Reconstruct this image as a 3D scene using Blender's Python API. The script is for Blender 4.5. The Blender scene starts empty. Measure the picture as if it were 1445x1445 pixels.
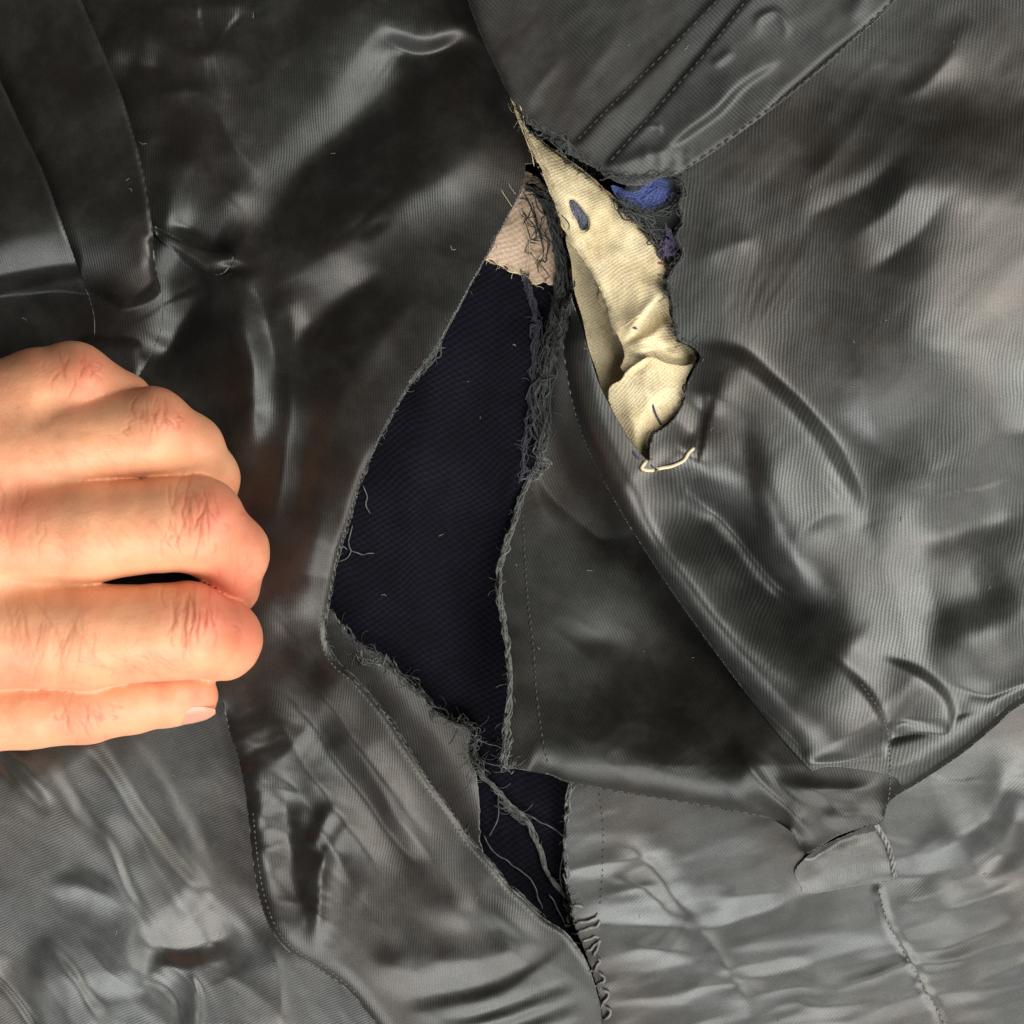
import bpy, math, random
import numpy as np
from mathutils import Vector

# ------------------------------------------------------------------ camera, world, lights
S = 1.5e-4            # metres per layout unit (0.15 mm)
H = 2000.0            # camera height in layout units (0.30 m)
C0 = 722.5
scene = bpy.context.scene
cam_d = bpy.data.cameras.new("camera")
cam = bpy.data.objects.new("camera", cam_d)
scene.collection.objects.link(cam)
cam.location = (0, 0, H * S)
cam_d.sensor_width = 36.0
cam_d.lens = 18.0 / (C0 / H)
cam_d.clip_start = 0.005
cam_d.clip_end = 20
scene.camera = cam

world = bpy.data.worlds.new("World")
scene.world = world
world.use_nodes = True
wbg = world.node_tree.nodes["Background"]
wbg.inputs[0].default_value = (1.0, 0.93, 0.84, 1)
wbg.inputs[1].default_value = 0.07


def area_light(name, loc, target, sx, sy, power, color):
    d = bpy.data.lights.new(name, 'AREA')
    d.shape = 'RECTANGLE'
    d.size, d.size_y = sx, sy
    d.energy = power
    d.color = color
    o = bpy.data.objects.new(name, d)
    scene.collection.objects.link(o)
    o.location = loc
    o.rotation_euler = (Vector(target) - Vector(loc)).to_track_quat('-Z', 'Y').to_euler()
    return o


area_light("window_light", (-0.03, -0.58, 0.44), (0, 0, 0), 0.85, 0.45, 8.2, (1.0, 0.985, 0.955))
area_light("room_light", (0.52, 0.0, 0.50), (0.05, 0, 0), 0.40, 0.70, 7.0, (1.0, 0.965, 0.90))

vs = scene.view_settings
vs.view_transform = 'Standard'
vs.look = 'None'
vs.gamma = 1.0
vs.exposure = 0.0
vs.use_curve_mapping = False

rng = np.random.default_rng(7)
random.seed(7)

# ------------------------------------------------------------------ layout grid and small maths
GS = 2.5
GX0, GY0 = -200.0, -200.0
GN = int((1645 + 200) / GS) + 1
gx = GX0 + GS * np.arange(GN)
GXX, GYY = np.meshgrid(gx, gx)          # [row=y, col=x]


def spline(pts, step=6.0, closed=False):
    """Catmull-Rom through the points (any dimension), resampled evenly."""
    p = np.asarray(pts, float)
    n = len(p)
    if n < 3 and not closed:
        L = np.linalg.norm(p[1, :2] - p[0, :2])
        k = max(2, int(L / step) + 1)
        return p[0] + (p[1] - p[0]) * np.linspace(0, 1, k)[:, None]
    if closed:
        q = np.vstack([p[-1], p, p[0], p[1]])
        m = n
    else:
        q = np.vstack([2 * p[0] - p[1], p, 2 * p[-1] - p[-2]])
        m = n - 1
    out = []
    for i in range(m):
        a, b, c, d = q[i:i + 4]
        L = np.linalg.norm(c[:2] - b[:2])
        k = max(2, int(math.ceil(L / step)))
        t = (np.arange(k) / k)[:, None]
        out.append(0.5 * ((2 * b) + (-a + c) * t + (2 * a - 5 * b + 4 * c - d) * t * t + (-a + 3 * b - 3 * c + d) * t ** 3))
    if not closed:
        out.append(p[-1:])
    return np.vstack(out)


def poly_dist(px, py, line):
    """signed distance (+ on the right of travel, y down) and parameter 0..1 to a polyline"""
    best = np.full(px.shape, 1e18)
    sd = np.zeros(px.shape)
    tt = np.zeros(px.shape)
    n = len(line) - 1
    for i in range(n):
        ax, ay = line[i, :2]
        dx, dy = line[i + 1, :2] - line[i, :2]
        L2 = dx * dx + dy * dy + 1e-12
        rx, ry = px - ax, py - ay
        t = np.clip((rx * dx + ry * dy) / L2, 0, 1)
        ex, ey = rx - t * dx, ry - t * dy
        d2 = ex * ex + ey * ey
        m = d2 < best
        best = np.where(m, d2, best)
        cr = dx * ry - dy * rx
        sd = np.where(m, np.where(cr >= 0, 1.0, -1.0), sd)
        tt = np.where(m, (i + t) / n, tt)
    return np.sqrt(best) * sd, tt


def smooth01(t):
    t = np.clip(t, 0, 1)
    return t * t * (3 - 2 * t)


class Field:
    """a height field over the layout grid"""
    def __init__(self, base=0.0, k=1.0):
        self.z = np.full((GN, GN), float(base))
        self.k = k

    def box(self, x0, x1, y0, y1):
        i0 = max(0, int((x0 - GX0) / GS)); i1 = min(GN, int((x1 - GX0) / GS) + 2)
        j0 = max(0, int((y0 - GY0) / GS)); j1 = min(GN, int((y1 - GY0) / GS) + 2)
        return slice(j0, j1), slice(i0, i1)

    def ridge(self, h, wl, wr, pts, taper=0.18, p=None, step=9.0):
        """raise (h>0) or sink along a line; wl / wr are the widths left and right of travel"""
        wm = max(wl, wr)
        h = h * (0.5 + 0.35 * smooth01((wm - 10) / 24)) * self.k
        if taper > 0.08:
            taper = max(taper, 0.34)
        wl = wl * (1.0 if wl <= 6 else 1.3); wr = wr * (1.0 if wr <= 6 else 1.3)
        line = spline(pts, step)
        w = 3.6 * max(wl, wr)
        s = self.box(line[:, 0].min() - w, line[:, 0].max() + w, line[:, 1].min() - w, line[:, 1].max() + w)
        X, Y = GXX[s], GYY[s]
        if X.size == 0:
            return self
        d, t = poly_dist(X + WARPX[s], Y + WARPY[s], line)
        ww = np.where(d >= 0, wr, wl)
        if p is None:
            p = 1.2 if wm >= 12 else 1.7
        prof = np.exp(-(np.sqrt((d / ww) ** 2 + 0.02) - 0.1414) ** p) if p < 2 else np.exp(-np.abs(d / ww) ** p)
        if taper > 0:
            prof = prof * smooth01(t / taper) * smooth01((1 - t) / taper)
        self.z[s] += h * prof
        return self

    def cliff(self, h, w, L, pts, taper=0.12):
        """a folded-over edge: high on the right of travel, falling away gently behind the edge"""
        line = spline(pts, 7.0)
        e = 2.2 * L
        s = self.box(line[:, 0].min() - e, line[:, 0].max() + e, line[:, 1].min() - e, line[:, 1].max() + e)
        d, t = poly_dist(GXX[s] + 0.5 * WARPX[s], GYY[s] + 0.5 * WARPY[s], line)
        prof = 0.5 * (1 + np.tanh(d / w)) * np.exp(-(np.clip(d, 0, None) / L) ** 1.6)
        self.z[s] += h * prof * smooth01(t / taper) * smooth01((1 - t) / taper)
        return self

    def bump(self, h, cx, cy, rx, ry, ang=0.0, p=2.0):
        a = math.radians(ang)
        r = 2.6 * max(rx, ry)
        s = self.box(cx - r, cx + r, cy - r, cy + r)
        dx, dy = GXX[s] - cx, GYY[s] - cy
        u = (dx * math.cos(a) + dy * math.sin(a)) / rx
        v = (-dx * math.sin(a) + dy * math.cos(a)) / ry
        self.z[s] += h * np.exp(-(u * u + v * v) ** (p / 2))
        return self

    def ramp(self, pts_h):
        """smooth scattered heights: inverse distance over a few control points"""
        num = np.zeros_like(self.z); den = np.zeros_like(self.z)
        for x, y, h in pts_h:
            w = 1.0 / ((GXX - x) ** 2 + (GYY - y) ** 2 + 170.0 ** 2) ** 1.5
            num += w * h; den += w
        self.z += num / den
        return self

    def crumple(self, amp, scale, ang=0.0, stretch=1.0, seed=0, spots=None):
        """creased cloth: sharp little ridges with flat facets between them, strongest near the given spots"""
        a = math.radians(ang)
        X, Y = GXX + 2.2 * WARPX, GYY + 2.2 * WARPY
        u = (X * math.cos(a) + Y * math.sin(a)) / (scale * stretch)
        v = (-X * math.sin(a) + Y * math.cos(a)) / scale
        n1 = value_noise(u, v, seed); n2 = value_noise(u * 1.9 + 7.1, v * 1.9 + 3.3, seed + 1)
        r = 1 - np.sqrt(n1 * n1 + 0.004) * 1.9
        r2 = 1 - np.sqrt(n2 * n2 + 0.006) * 1.9
        m = 1.0
        if spots is not None:
            m = np.zeros_like(self.z)
            for cx, cy, rx, ry, w in spots:
                m = np.maximum(m, w * np.exp(-(((GXX - cx) / rx) ** 2 + ((GYY - cy) / ry) ** 2)))
        self.z += amp * (r + 0.38 * r2) * m
        return self

    def noise(self, amp, scale, ang=0.0, stretch=1.0, seed=0, octaves=2):
        a = math.radians(ang)
        u = (GXX * math.cos(a) + GYY * math.sin(a)) / (scale * stretch)
        v = (-GXX * math.sin(a) + GYY * math.cos(a)) / scale
        self.z += 0.3 * amp * fbm(u, v, seed, octaves)
        return self


def value_noise(u, v, seed):
    r = np.random.default_rng(seed).uniform(-1, 1, (64, 64))
    iu, iv = np.floor(u).astype(int), np.floor(v).astype(int)
    fu, fv = u - iu, v - iv
    fu = fu ** 3 * (fu * (fu * 6 - 15) + 10); fv = fv ** 3 * (fv * (fv * 6 - 15) + 10)
    a = r[iv & 63, iu & 63]; b = r[iv & 63, (iu + 1) & 63]
    c = r[(iv + 1) & 63, iu & 63]; d = r[(iv + 1) & 63, (iu + 1) & 63]
    return (a * (1 - fu) + b * fu) * (1 - fv) + (c * (1 - fu) + d * fu) * fv


def fbm(u, v, seed, octaves=2):
    z = 0; a = 1.0
    for o in range(octaves):
        z = z + a * value_noise(u * 2 ** o + 13.7 * o, v * 2 ** o + 5.3 * o, seed + o)
        a *= 0.5
    return z


WARPX = 6 * fbm(GXX / 110, GYY / 110, 501, 2)
WARPY = 6 * fbm(GXX / 110, GYY / 110, 601, 2)


def blur(z, n=1):
    for _ in range(n):
        p = np.pad(z, 1, mode='edge')
        z = (p[:-2, 1:-1] + p[2:, 1:-1] + p[1:-1, :-2] + p[1:-1, 2:] + 4 * p[1:-1, 1:-1]) / 8
    return z


def sample(z, x, y):
    u = np.clip((np.asarray(x, float) - GX0) / GS, 0, GN - 1.001)
    v = np.clip((np.asarray(y, float) - GY0) / GS, 0, GN - 1.001)
    i, j = u.astype(int), v.astype(int)
    fu, fv = u - i, v - j
    return (z[j, i] * (1 - fu) + z[j, i + 1] * fu) * (1 - fv) + (z[j + 1, i] * (1 - fu) + z[j + 1, i + 1] * fu) * fv


def to_world(x, y, z):
    k = (1 - z / H) * S
    return np.stack([(x - C0) * k, -(y - C0) * k, z * S], axis=-1)


def inside_poly(poly):
    D = np.zeros((GN, GN + 1), np.int32)
    n = len(poly)
    for i in range(n):
        x0, y0 = poly[i, :2]; x1, y1 = poly[(i + 1) % n, :2]
        if y0 == y1:
            continue
        if y0 > y1:
            x0, y0, x1, y1 = x1, y1, x0, y0
        j0 = max(0, int(math.ceil((y0 - GY0) / GS))); j1 = min(GN, int(math.ceil((y1 - GY0) / GS)))
        if j1 <= j0:
            continue
        j = np.arange(j0, j1)
        yy = GY0 + j * GS
        xx = x0 + (yy - y0) * (x1 - x0) / (y1 - y0)
        ii = np.clip(np.ceil((xx - GX0) / GS), 0, GN).astype(int)
        np.add.at(D, (j, ii), 1)
    return (np.cumsum(D, axis=1)[:, :GN] % 2).astype(bool)


def nearest_on(px, py, polys):
    best = np.full(px.shape, 1e18); bx = px.copy(); by = py.copy()
    for poly in polys:
        n = len(poly)
        for i in range(n):
            ax, ay = poly[i, :2]
            dx, dy = poly[(i + 1) % n, :2] - poly[i, :2]
            L2 = dx * dx + dy * dy + 1e-12
            t = np.clip(((px - ax) * dx + (py - ay) * dy) / L2, 0, 1)
            qx, qy = ax + t * dx, ay + t * dy
            d2 = (qx - px) ** 2 + (qy - py) ** 2
            m = d2 < best
            best = np.where(m, d2, best); bx = np.where(m, qx, bx); by = np.where(m, qy, by)
    return bx, by


TOP = np.full((GN, GN), -40.0)          # height of what has been laid so far


def new_mesh_object(name, verts, faces_flat, nverts_per_face, mat, parent=None, smooth=True, uv=None, col=None):
    me = bpy.data.meshes.new(name)
    verts = np.asarray(verts, np.float32)
    me.vertices.add(len(verts))
    me.vertices.foreach_set("co", verts.ravel())
    ff = np.asarray(faces_flat, np.int32)
    nf = len(ff) // nverts_per_face
    me.loops.add(len(ff))
    me.loops.foreach_set("vertex_index", ff)
    me.polygons.add(nf)
    me.polygons.foreach_set("loop_start", np.arange(nf, dtype=np.int32) * nverts_per_face)
    me.polygons.foreach_set("loop_total", np.full(nf, nverts_per_face, np.int32))
    if smooth:
        me.polygons.foreach_set("use_smooth", np.ones(nf, bool))
    if uv is not None:
        l = me.uv_layers.new(name="UVMap")
        l.data.foreach_set("uv", np.asarray(uv, np.float32)[ff].ravel())
    if col is not None:
        a = me.color_attributes.new("tint", 'FLOAT_COLOR', 'POINT')
        a.data.foreach_set("color", np.asarray(col, np.float32).ravel())
    me.update(calc_edges=True)
    me.validate()
    me.materials.append(mat)
    o = bpy.data.objects.new(name, me)
    scene.collection.objects.link(o)
    if parent is not None:
        o.parent = parent
    return o


def lay_panel(name, mat, parent, poly, field, holes=(), rolls=(), gap=2.0, rim=3.0, grain=0.0, over=True,
              soften=2, fray=0.0, raw_poly=False):
    """cut a piece of cloth out of a height field and lay it over everything below it"""
    global TOP
    poly = np.asarray(poly, float) if raw_poly else spline(poly, 6.0, closed=True)
    if fray:
        k = np.arange(len(poly))
        poly = poly + np.random.default_rng(len(poly)).normal(0, fray, poly.shape)
    z = field.z.copy()
    for line, r, drop in rolls:
        ln = spline(line, 6.0)
        s = field.box(ln[:, 0].min() - r, ln[:, 0].max() + r, ln[:, 1].min() - r, ln[:, 1].max() + r)
        d, t = poly_dist(GXX[s], GYY[s], ln)
        q = np.clip(1 - np.abs(d) / r, 0, 1)
        z[s] -= drop * (1 - np.sqrt(np.clip(1 - q * q, 0, 1))) * smooth01(t / 0.08) * smooth01((1 - t) / 0.08)
    if over:
        lim = TOP + gap
        z = np.maximum(z, lim)
        z = np.maximum(blur(z, soften), lim)
    ins = inside_poly(poly)
    hs = []
    for h in holes:
        hp = spline(h, 4.0, closed=True)
        hs.append(hp)
        ins &= ~inside_poly(hp)
    cell = ins[:-1, :-1] | ins[1:, :-1] | ins[:-1, 1:] | ins[1:, 1:]
    used = np.zeros((GN, GN), bool)
    used[:-1, :-1] |= cell; used[1:, :-1] |= cell; used[:-1, 1:] |= cell; used[1:, 1:] |= cell
    X, Y = GXX.copy(), GYY.copy()
    out = used & ~ins
    if out.any():
        nx, ny = nearest_on(X[out], Y[out], [poly] + hs)
        X[out], Y[out] = nx, ny
    idx = np.full((GN, GN), -1, np.int64)
    idx[used] = np.arange(used.sum())
    vx, vy = X[used], Y[used]
    vz = sample(z, vx, vy)
    a = idx[:-1, :-1][cell]; b = idx[:-1, 1:][cell]; c = idx[1:, 1:][cell]; d = idx[1:, :-1][cell]
    faces = np.stack([a, d, c, b], 1)
    nv = len(vx)
    if rim > 0:
        e = np.vstack([faces[:, [0, 1]], faces[:, [1, 2]], faces[:, [2, 3]], faces[:, [3, 0]]])
        key = np.minimum(e[:, 0], e[:, 1]) * (nv + 1) + np.maximum(e[:, 0], e[:, 1])
        _, inv, cnt = np.unique(key, return_inverse=True, return_counts=True)
        be = e[cnt[inv] == 1]
        bv = np.unique(be)
        remap = np.full(nv, -1, np.int64)
        remap[bv] = nv + np.arange(len(bv))
        vx = np.concatenate([vx, vx[bv]]); vy = np.concatenate([vy, vy[bv]])
        vz = np.concatenate([vz, vz[bv] - rim])
        faces = np.vstack([faces, np.stack([be[:, 1], be[:, 0], remap[be[:, 0]], remap[be[:, 1]]], 1)])
    g = math.radians(grain)
    uu = vx + 0.22 * vz; vv = vy + 0.12 * vz
    uv = np.stack([(uu * math.cos(g) + vv * math.sin(g)), (-uu * math.sin(g) + vv * math.cos(g))], 1) / 100.0
    o = new_mesh_object(name, to_world(vx, vy, vz), faces.ravel(), 4, mat, parent, uv=uv)
    TOP = np.where(ins, np.maximum(TOP, z), TOP)
    return o


class Tubes:
    """collects thin yarns; every yarn is a swept tube"""
    def __init__(self):
        self.v = []; self.f = []; self.n = 0

    def add(self, pts, r, sides=5, taper=True):
        p = np.asarray(pts, float)
        m = len(p)
        if m < 2:
            return
        t = np.gradient(p, axis=0)
        t /= np.linalg.norm(t, axis=1)[:, None] + 1e-9
        up = np.tile([0.0, 0.0, 1.0], (m, 1))
        up[np.abs(t[:, 2]) > 0.9] = (1, 0, 0)
        a = np.cross(t, up); a /= np.linalg.norm(a, axis=1)[:, None] + 1e-9
        b = np.cross(t, a)
        rr = np.full(m, float(r)) if np.isscalar(r) else np.asarray(r, float)
        if taper:
            rr = rr.copy(); rr[0] *= 0.35; rr[-1] *= 0.35
        th = np.linspace(0, 2 * math.pi, sides, endpoint=False)
        ring = p[:, None, :] + rr[:, None, None] * (a[:, None, :] * np.cos(th)[None, :, None] + b[:, None, :] * np.sin(th)[None, :, None])
        self.v.append(ring.reshape(-1, 3))
        i = np.arange(m - 1)[:, None] * sides + np.arange(sides)[None, :]
        j = np.arange(m - 1)[:, None] * sides + (np.arange(sides)[None, :] + 1) % sides
        self.f.append(np.stack([i, j, j + sides, i + sides], -1).reshape(-1, 4) + self.n)
        self.n += m * sides

    def build(self, name, mat, parent):
        v = np.vstack(self.v)
        return new_mesh_object(name, to_world(v[:, 0], v[:, 1], v[:, 2]), np.vstack(self.f).ravel(), 4, mat, parent)


def on_top(pts, lift=1.5):
    p = np.asarray(pts, float)
    return np.column_stack([p[:, 0], p[:, 1], sample(TOP, p[:, 0], p[:, 1]) + lift])


def wobble(line, amp, seed, scale=12.0):
    """push a polyline about with smooth noise, in all its coordinates"""
    r = np.random.default_rng(seed)
    n = len(line)
    k = np.cumsum(np.r_[0, np.linalg.norm(np.diff(line[:, :2], axis=0), axis=1)]) / scale
    out = line.copy().astype(float)
    for c in range(line.shape[1]):
        tab = r.normal(0, 1, int(k[-1]) + 4)
        i = k.astype(int); f = k - i; f = f * f * (3 - 2 * f)
        out[:, c] += amp * (tab[i] * (1 - f) + tab[i + 1] * f) * (1.0 if c < 2 else 0.5)
    return out


def stitches(name, mat, parent, pts, length=6.0, space=5.0, r=1.1, lift=0.6):
    line = spline(pts, 1.0)
    T = Tubes()
    i = 0
    q = on_top(line, lift)
    while i + int(length) < len(line):
        L = int(length * random.uniform(0.8, 1.15))
        seg = q[i:i + L + 1:2].copy()
        k = np.linspace(0, 1, len(seg))
        seg[:, 2] += 1.2 * np.sin(k * math.pi) - 0.6
        if len(seg) > 2:
            T.add(seg, r, 5)
        i += L + int(space * random.uniform(0.8, 1.2))
    return T.build(name, mat, parent)


def yarn_bundle(name, mat, parent, pts, strands=6, spread=3.0, r=1.2, lift=2.0, seed=0, hairs=0, hair_len=25, step=4.0,
                cut=0.3, scale=14.0):
    """a frayed raw edge: strands that wander along a line, and loose hairs"""
    rr = np.random.default_rng(seed)
    line = spline(pts, step)
    T = Tubes()
    n = len(line)
    for s in range(strands):
        a = 0 if rr.random() > cut else rr.integers(0, max(1, n // 2))
        b = n if rr.random() > cut else rr.integers(min(n - 2, a + 6), n)
        if b - a < 4:
            continue
        q = on_top(line[a:b], lift)
        q = wobble(q, spread, int(rr.integers(1e9)), scale * rr.uniform(0.6, 1.4))
        q[:, 2] = np.maximum(q[:, 2], sample(TOP, q[:, 0], q[:, 1]) + 0.4)
        T.add(q, 0.78 * r * rr.uniform(0.5, 1.3), 5)
    for s in range(hairs):
        i = rr.integers(0, n)
        x, y = line[i, :2] + rr.normal(0, spread, 2)
        ang = rr.uniform(0, 2 * math.pi)
        L = hair_len * rr.uniform(0.3, 1.2)
        m = 9
        cur = rr.normal(0, 0.18)
        ps = [(x, y, 0)]
        for k in range(m):
            ang += cur + rr.normal(0, 0.18)
            ps.append((ps[-1][0] + L / m * math.cos(ang), ps[-1][1] + L / m * math.sin(ang), 0))
        ps = np.array(ps)
        z = sample(TOP, ps[:, 0], ps[:, 1]) + 0.6
        ps[:, 2] = np.maximum(z, blur_line(z)) + rr.uniform(0, 4) * np.sin(np.linspace(0, math.pi, m + 1))
        T.add(ps, r * rr.uniform(0.2, 0.38), 4)
    return T.build(name, mat, parent)


def blur_line(z):
    return np.convolve(np.pad(z, 2, mode='edge'), np.ones(5) / 5, mode='valid')


# ------------------------------------------------------------------ materials
def new_mat(name):
    m = bpy.data.materials.new(name)
    m.use_nodes = True
    nt = m.node_tree
    return m, nt, nt.nodes["Principled BSDF"]


def nd(nt, kind, **kw):
    n = nt.nodes.new(kind)
    for k, v in kw.items():
        if k in n.inputs:
            n.inputs[k].default_value = v
        else:
            setattr(n, k, v)
    return n


def math_node(nt, op, a, b=None, c=None):
    n = nt.nodes.new("ShaderNodeMath")
    n.operation = op
    for i, v in enumerate((a, b, c)):
        if v is None:
            continue
        if isinstance(v, (int, float)):
            n.inputs[i].default_value = v
        else:
            nt.links.new(v, n.inputs[i])
    return n.outputs[0]


def mix_col(nt, fac, a, b):
    n = nt.nodes.new("ShaderNodeMix")
    n.data_type = 'RGBA'
    for sock, v in ((n.inputs[0], fac), (n.inputs[6], a), (n.inputs[7], b)):
        if isinstance(v, (int, float)):
            sock.default_value = v
        elif isinstance(v, tuple):
            sock.default_value = (*v, 1)
        else:
            nt.links.new(v, sock)
    return n.outputs[2]


def ramp_node(nt, fac, lo, hi):
    n = nt.nodes.new("ShaderNodeMapRange")
    n.interpolation_type = 'SMOOTHSTEP'
    n.inputs[1].default_value = lo
    n.inputs[2].default_value = hi
    nt.links.new(fac, n.inputs[0])
    return n.outputs[0]


def twill(nt, pitch, lean, cross, warp=0.05):
    """rib pattern in the cloth's own coordinates; pitch in layout units"""
    uv = nt.nodes.new("ShaderNodeUVMap")
    wn = nd(nt, "ShaderNodeTexNoise", Scale=0.9, Detail=2.0, Roughness=0.5)
    nt.links.new(uv.outputs[0], wn.inputs["Vector"])
    sep = nt.nodes.new("ShaderNodeSeparateXYZ")
    nt.links.new(uv.outputs[0], sep.inputs[0])
    w = math_node(nt, 'MULTIPLY', math_node(nt, 'SUBTRACT', wn.outputs["Fac"], 0.5), warp * 4)
    u = math_node(nt, 'ADD', sep.outputs[0], w)
    v = sep.outputs[1]
    ph = math_node(nt, 'ADD', u, math_node(nt, 'MULTIPLY', v, lean))
    k = 2 * math.pi * 100.0 / pitch
    rib = math_node(nt, 'SINE', math_node(nt, 'MULTIPLY', ph, k))
    ph2 = math_node(nt, 'SUBTRACT', v, math_node(nt, 'MULTIPLY', u, cross))
    thr = math_node(nt, 'SINE', math_node(nt, 'MULTIPLY', ph2, k * 1.13))
    return uv, rib, thr


def satin(name, brown, green, rough=0.43, ribc=0.24, pitch=5.0, lean=0.25, spec=0.85, sheen=0.0, aniso=0.35):
    m, nt, b = new_mat(name)
    uv, rib, thr = twill(nt, pitch, lean, 0.35)
    geo = nt.nodes.new("ShaderNodeNewGeometry")
    n1 = nd(nt, "ShaderNodeTexNoise", Scale=30.0, Detail=4.0, Roughness=0.55)
    nt.links.new(geo.outputs["Position"], n1.inputs["Vector"])
    n2 = nd(nt, "ShaderNodeTexNoise", Scale=110.0, Detail=5.0, Roughness=0.6)
    nt.links.new(geo.outputs["Position"], n2.inputs["Vector"])
    n3 = nd(nt, "ShaderNodeTexNoise", Scale=3500.0, Detail=2.0)
    nt.links.new(geo.outputs["Position"], n3.inputs["Vector"])
    n4 = nd(nt, "ShaderNodeTexNoise", Scale=60.0, Detail=2.0, Roughness=0.5)
    nt.links.new(geo.outputs["Position"], n4.inputs["Vector"])
    base = mix_col(nt, ramp_node(nt, n1.outputs["Fac"], 0.38, 0.62), brown, green)
    wear = ramp_node(nt, n2.outputs["Fac"], 0.40, 0.75)
    base = mix_col(nt, math_node(nt, 'MULTIPLY', wear, 0.55), base, tuple(min(1, c * 1.9 + 0.01) for c in green))
    rr = math_node(nt, 'ADD', math_node(nt, 'MULTIPLY', rib, 0.5), 0.5)
    tt = math_node(nt, 'ADD', math_node(nt, 'MULTIPLY', thr, 0.5), 0.5)
    w1 = math_node(nt, 'ADD', math_node(nt, 'MULTIPLY', rr, 0.85), math_node(nt, 'MULTIPLY', tt, 0.15))
    fade = ramp_node(nt, n4.outputs["Fac"], 0.30, 0.66)
    amp = math_node(nt, 'MULTIPLY', math_node(nt, 'ADD', math_node(nt, 'MULTIPLY', fade, 0.85), 0.15), ribc * 2)
    w2 = math_node(nt, 'ADD', math_node(nt, 'MULTIPLY', math_node(nt, 'SUBTRACT', w1, 0.5), amp), 1.0)
    w3 = math_node(nt, 'MULTIPLY', w2, math_node(nt, 'ADD', math_node(nt, 'MULTIPLY', n3.outputs["Fac"], 0.7), 0.65))
    vm = nt.nodes.new("ShaderNodeVectorMath"); vm.operation = 'SCALE'
    nt.links.new(base, vm.inputs[0]); nt.links.new(w3, vm.inputs[3])
    nt.links.new(vm.outputs[0], b.inputs["Base Color"])
    tint = mix_col(nt, ramp_node(nt, n1.outputs["Fac"], 0.40, 0.60), (1.0, 0.96, 0.92), (0.96, 1.0, 0.99))
    nt.links.new(tint, b.inputs["Specular Tint"])
    sp = math_node(nt, 'MULTIPLY', w3, spec)
    nt.links.new(sp, b.inputs["Specular IOR Level"])
    ro = math_node(nt, 'ADD', math_node(nt, 'MULTIPLY', n2.outputs["Fac"], 0.26), rough - 0.13)
    nt.links.new(ro, b.inputs["Roughness"])
    b.inputs["Anisotropic"].default_value = aniso
    tan = nt.nodes.new("ShaderNodeTangent"); tan.direction_type = 'UV_MAP'
    nt.links.new(tan.outputs[0], b.inputs["Tangent"])
    b.inputs["Sheen Weight"].default_value = sheen
    b.inputs["Sheen Roughness"].default_value = 0.4
    bmp = nd(nt, "ShaderNodeBump", Strength=0.22, Distance=0.00006)
    hsum = math_node(nt, 'ADD', w1, math_node(nt, 'MULTIPLY', n3.outputs["Fac"], 0.5))
    nt.links.new(hsum, bmp.inputs["Height"])
    nt.links.new(bmp.outputs[0], b.inputs["Normal"])
    return m


def woven(name, c1, c2, pitch=6.0, rough=0.9, sheen=0.3, bump=0.6, dirt=None, lean=0.6, spec=0.2, ribc=0.3):
    m, nt, b = new_mat(name)
    uv, rib, thr = twill(nt, pitch, lean, 0.2, 0.1)
    geo = nt.nodes.new("ShaderNodeNewGeometry")
    n1 = nd(nt, "ShaderNodeTexNoise", Scale=90.0, Detail=5.0, Roughness=0.6)
    nt.links.new(geo.outputs["Position"], n1.inputs["Vector"])
    n3 = nd(nt, "ShaderNodeTexNoise", Scale=2600.0, Detail=3.0, Roughness=0.7)
    nt.links.new(geo.outputs["Position"], n3.inputs["Vector"])
    base = mix_col(nt, ramp_node(nt, n1.outputs["Fac"], 0.35, 0.68), c1, c2)
    if dirt:
        n4 = nd(nt, "ShaderNodeTexNoise", Scale=160.0, Detail=6.0, Roughness=0.7)
        nt.links.new(geo.outputs["Position"], n4.inputs["Vector"])
        base = mix_col(nt, math_node(nt, 'MULTIPLY', ramp_node(nt, n4.outputs["Fac"], 0.52, 0.72), 0.6), base, dirt)
    rr = math_node(nt, 'ADD', math_node(nt, 'MULTIPLY', math_node(nt, 'ADD', rib, math_node(nt, 'MULTIPLY', thr, 0.7)), 0.3), 0.5)
    w = math_node(nt, 'ADD', math_node(nt, 'MULTIPLY', rr, ribc * 2), 1 - ribc)
    w = math_node(nt, 'MULTIPLY', w, math_node(nt, 'ADD', math_node(nt, 'MULTIPLY', n3.outputs["Fac"], 1.2), 0.4))
    vm = nt.nodes.new("ShaderNodeVectorMath"); vm.operation = 'SCALE'
    nt.links.new(base, vm.inputs[0]); nt.links.new(w, vm.inputs[3])
    nt.links.new(vm.outputs[0], b.inputs["Base Color"])
    b.inputs["Roughness"].default_value = rough
    b.inputs["Specular IOR Level"].default_value = spec
    b.inputs["Sheen Weight"].default_value = sheen
    bmp = nd(nt, "ShaderNodeBump", Strength=bump, Distance=0.00012)
    nt.links.new(math_node(nt, 'ADD', rr, n3.outputs["Fac"]), bmp.inputs["Height"])
    nt.links.new(bmp.outputs[0], b.inputs["Normal"])
    return m


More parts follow.
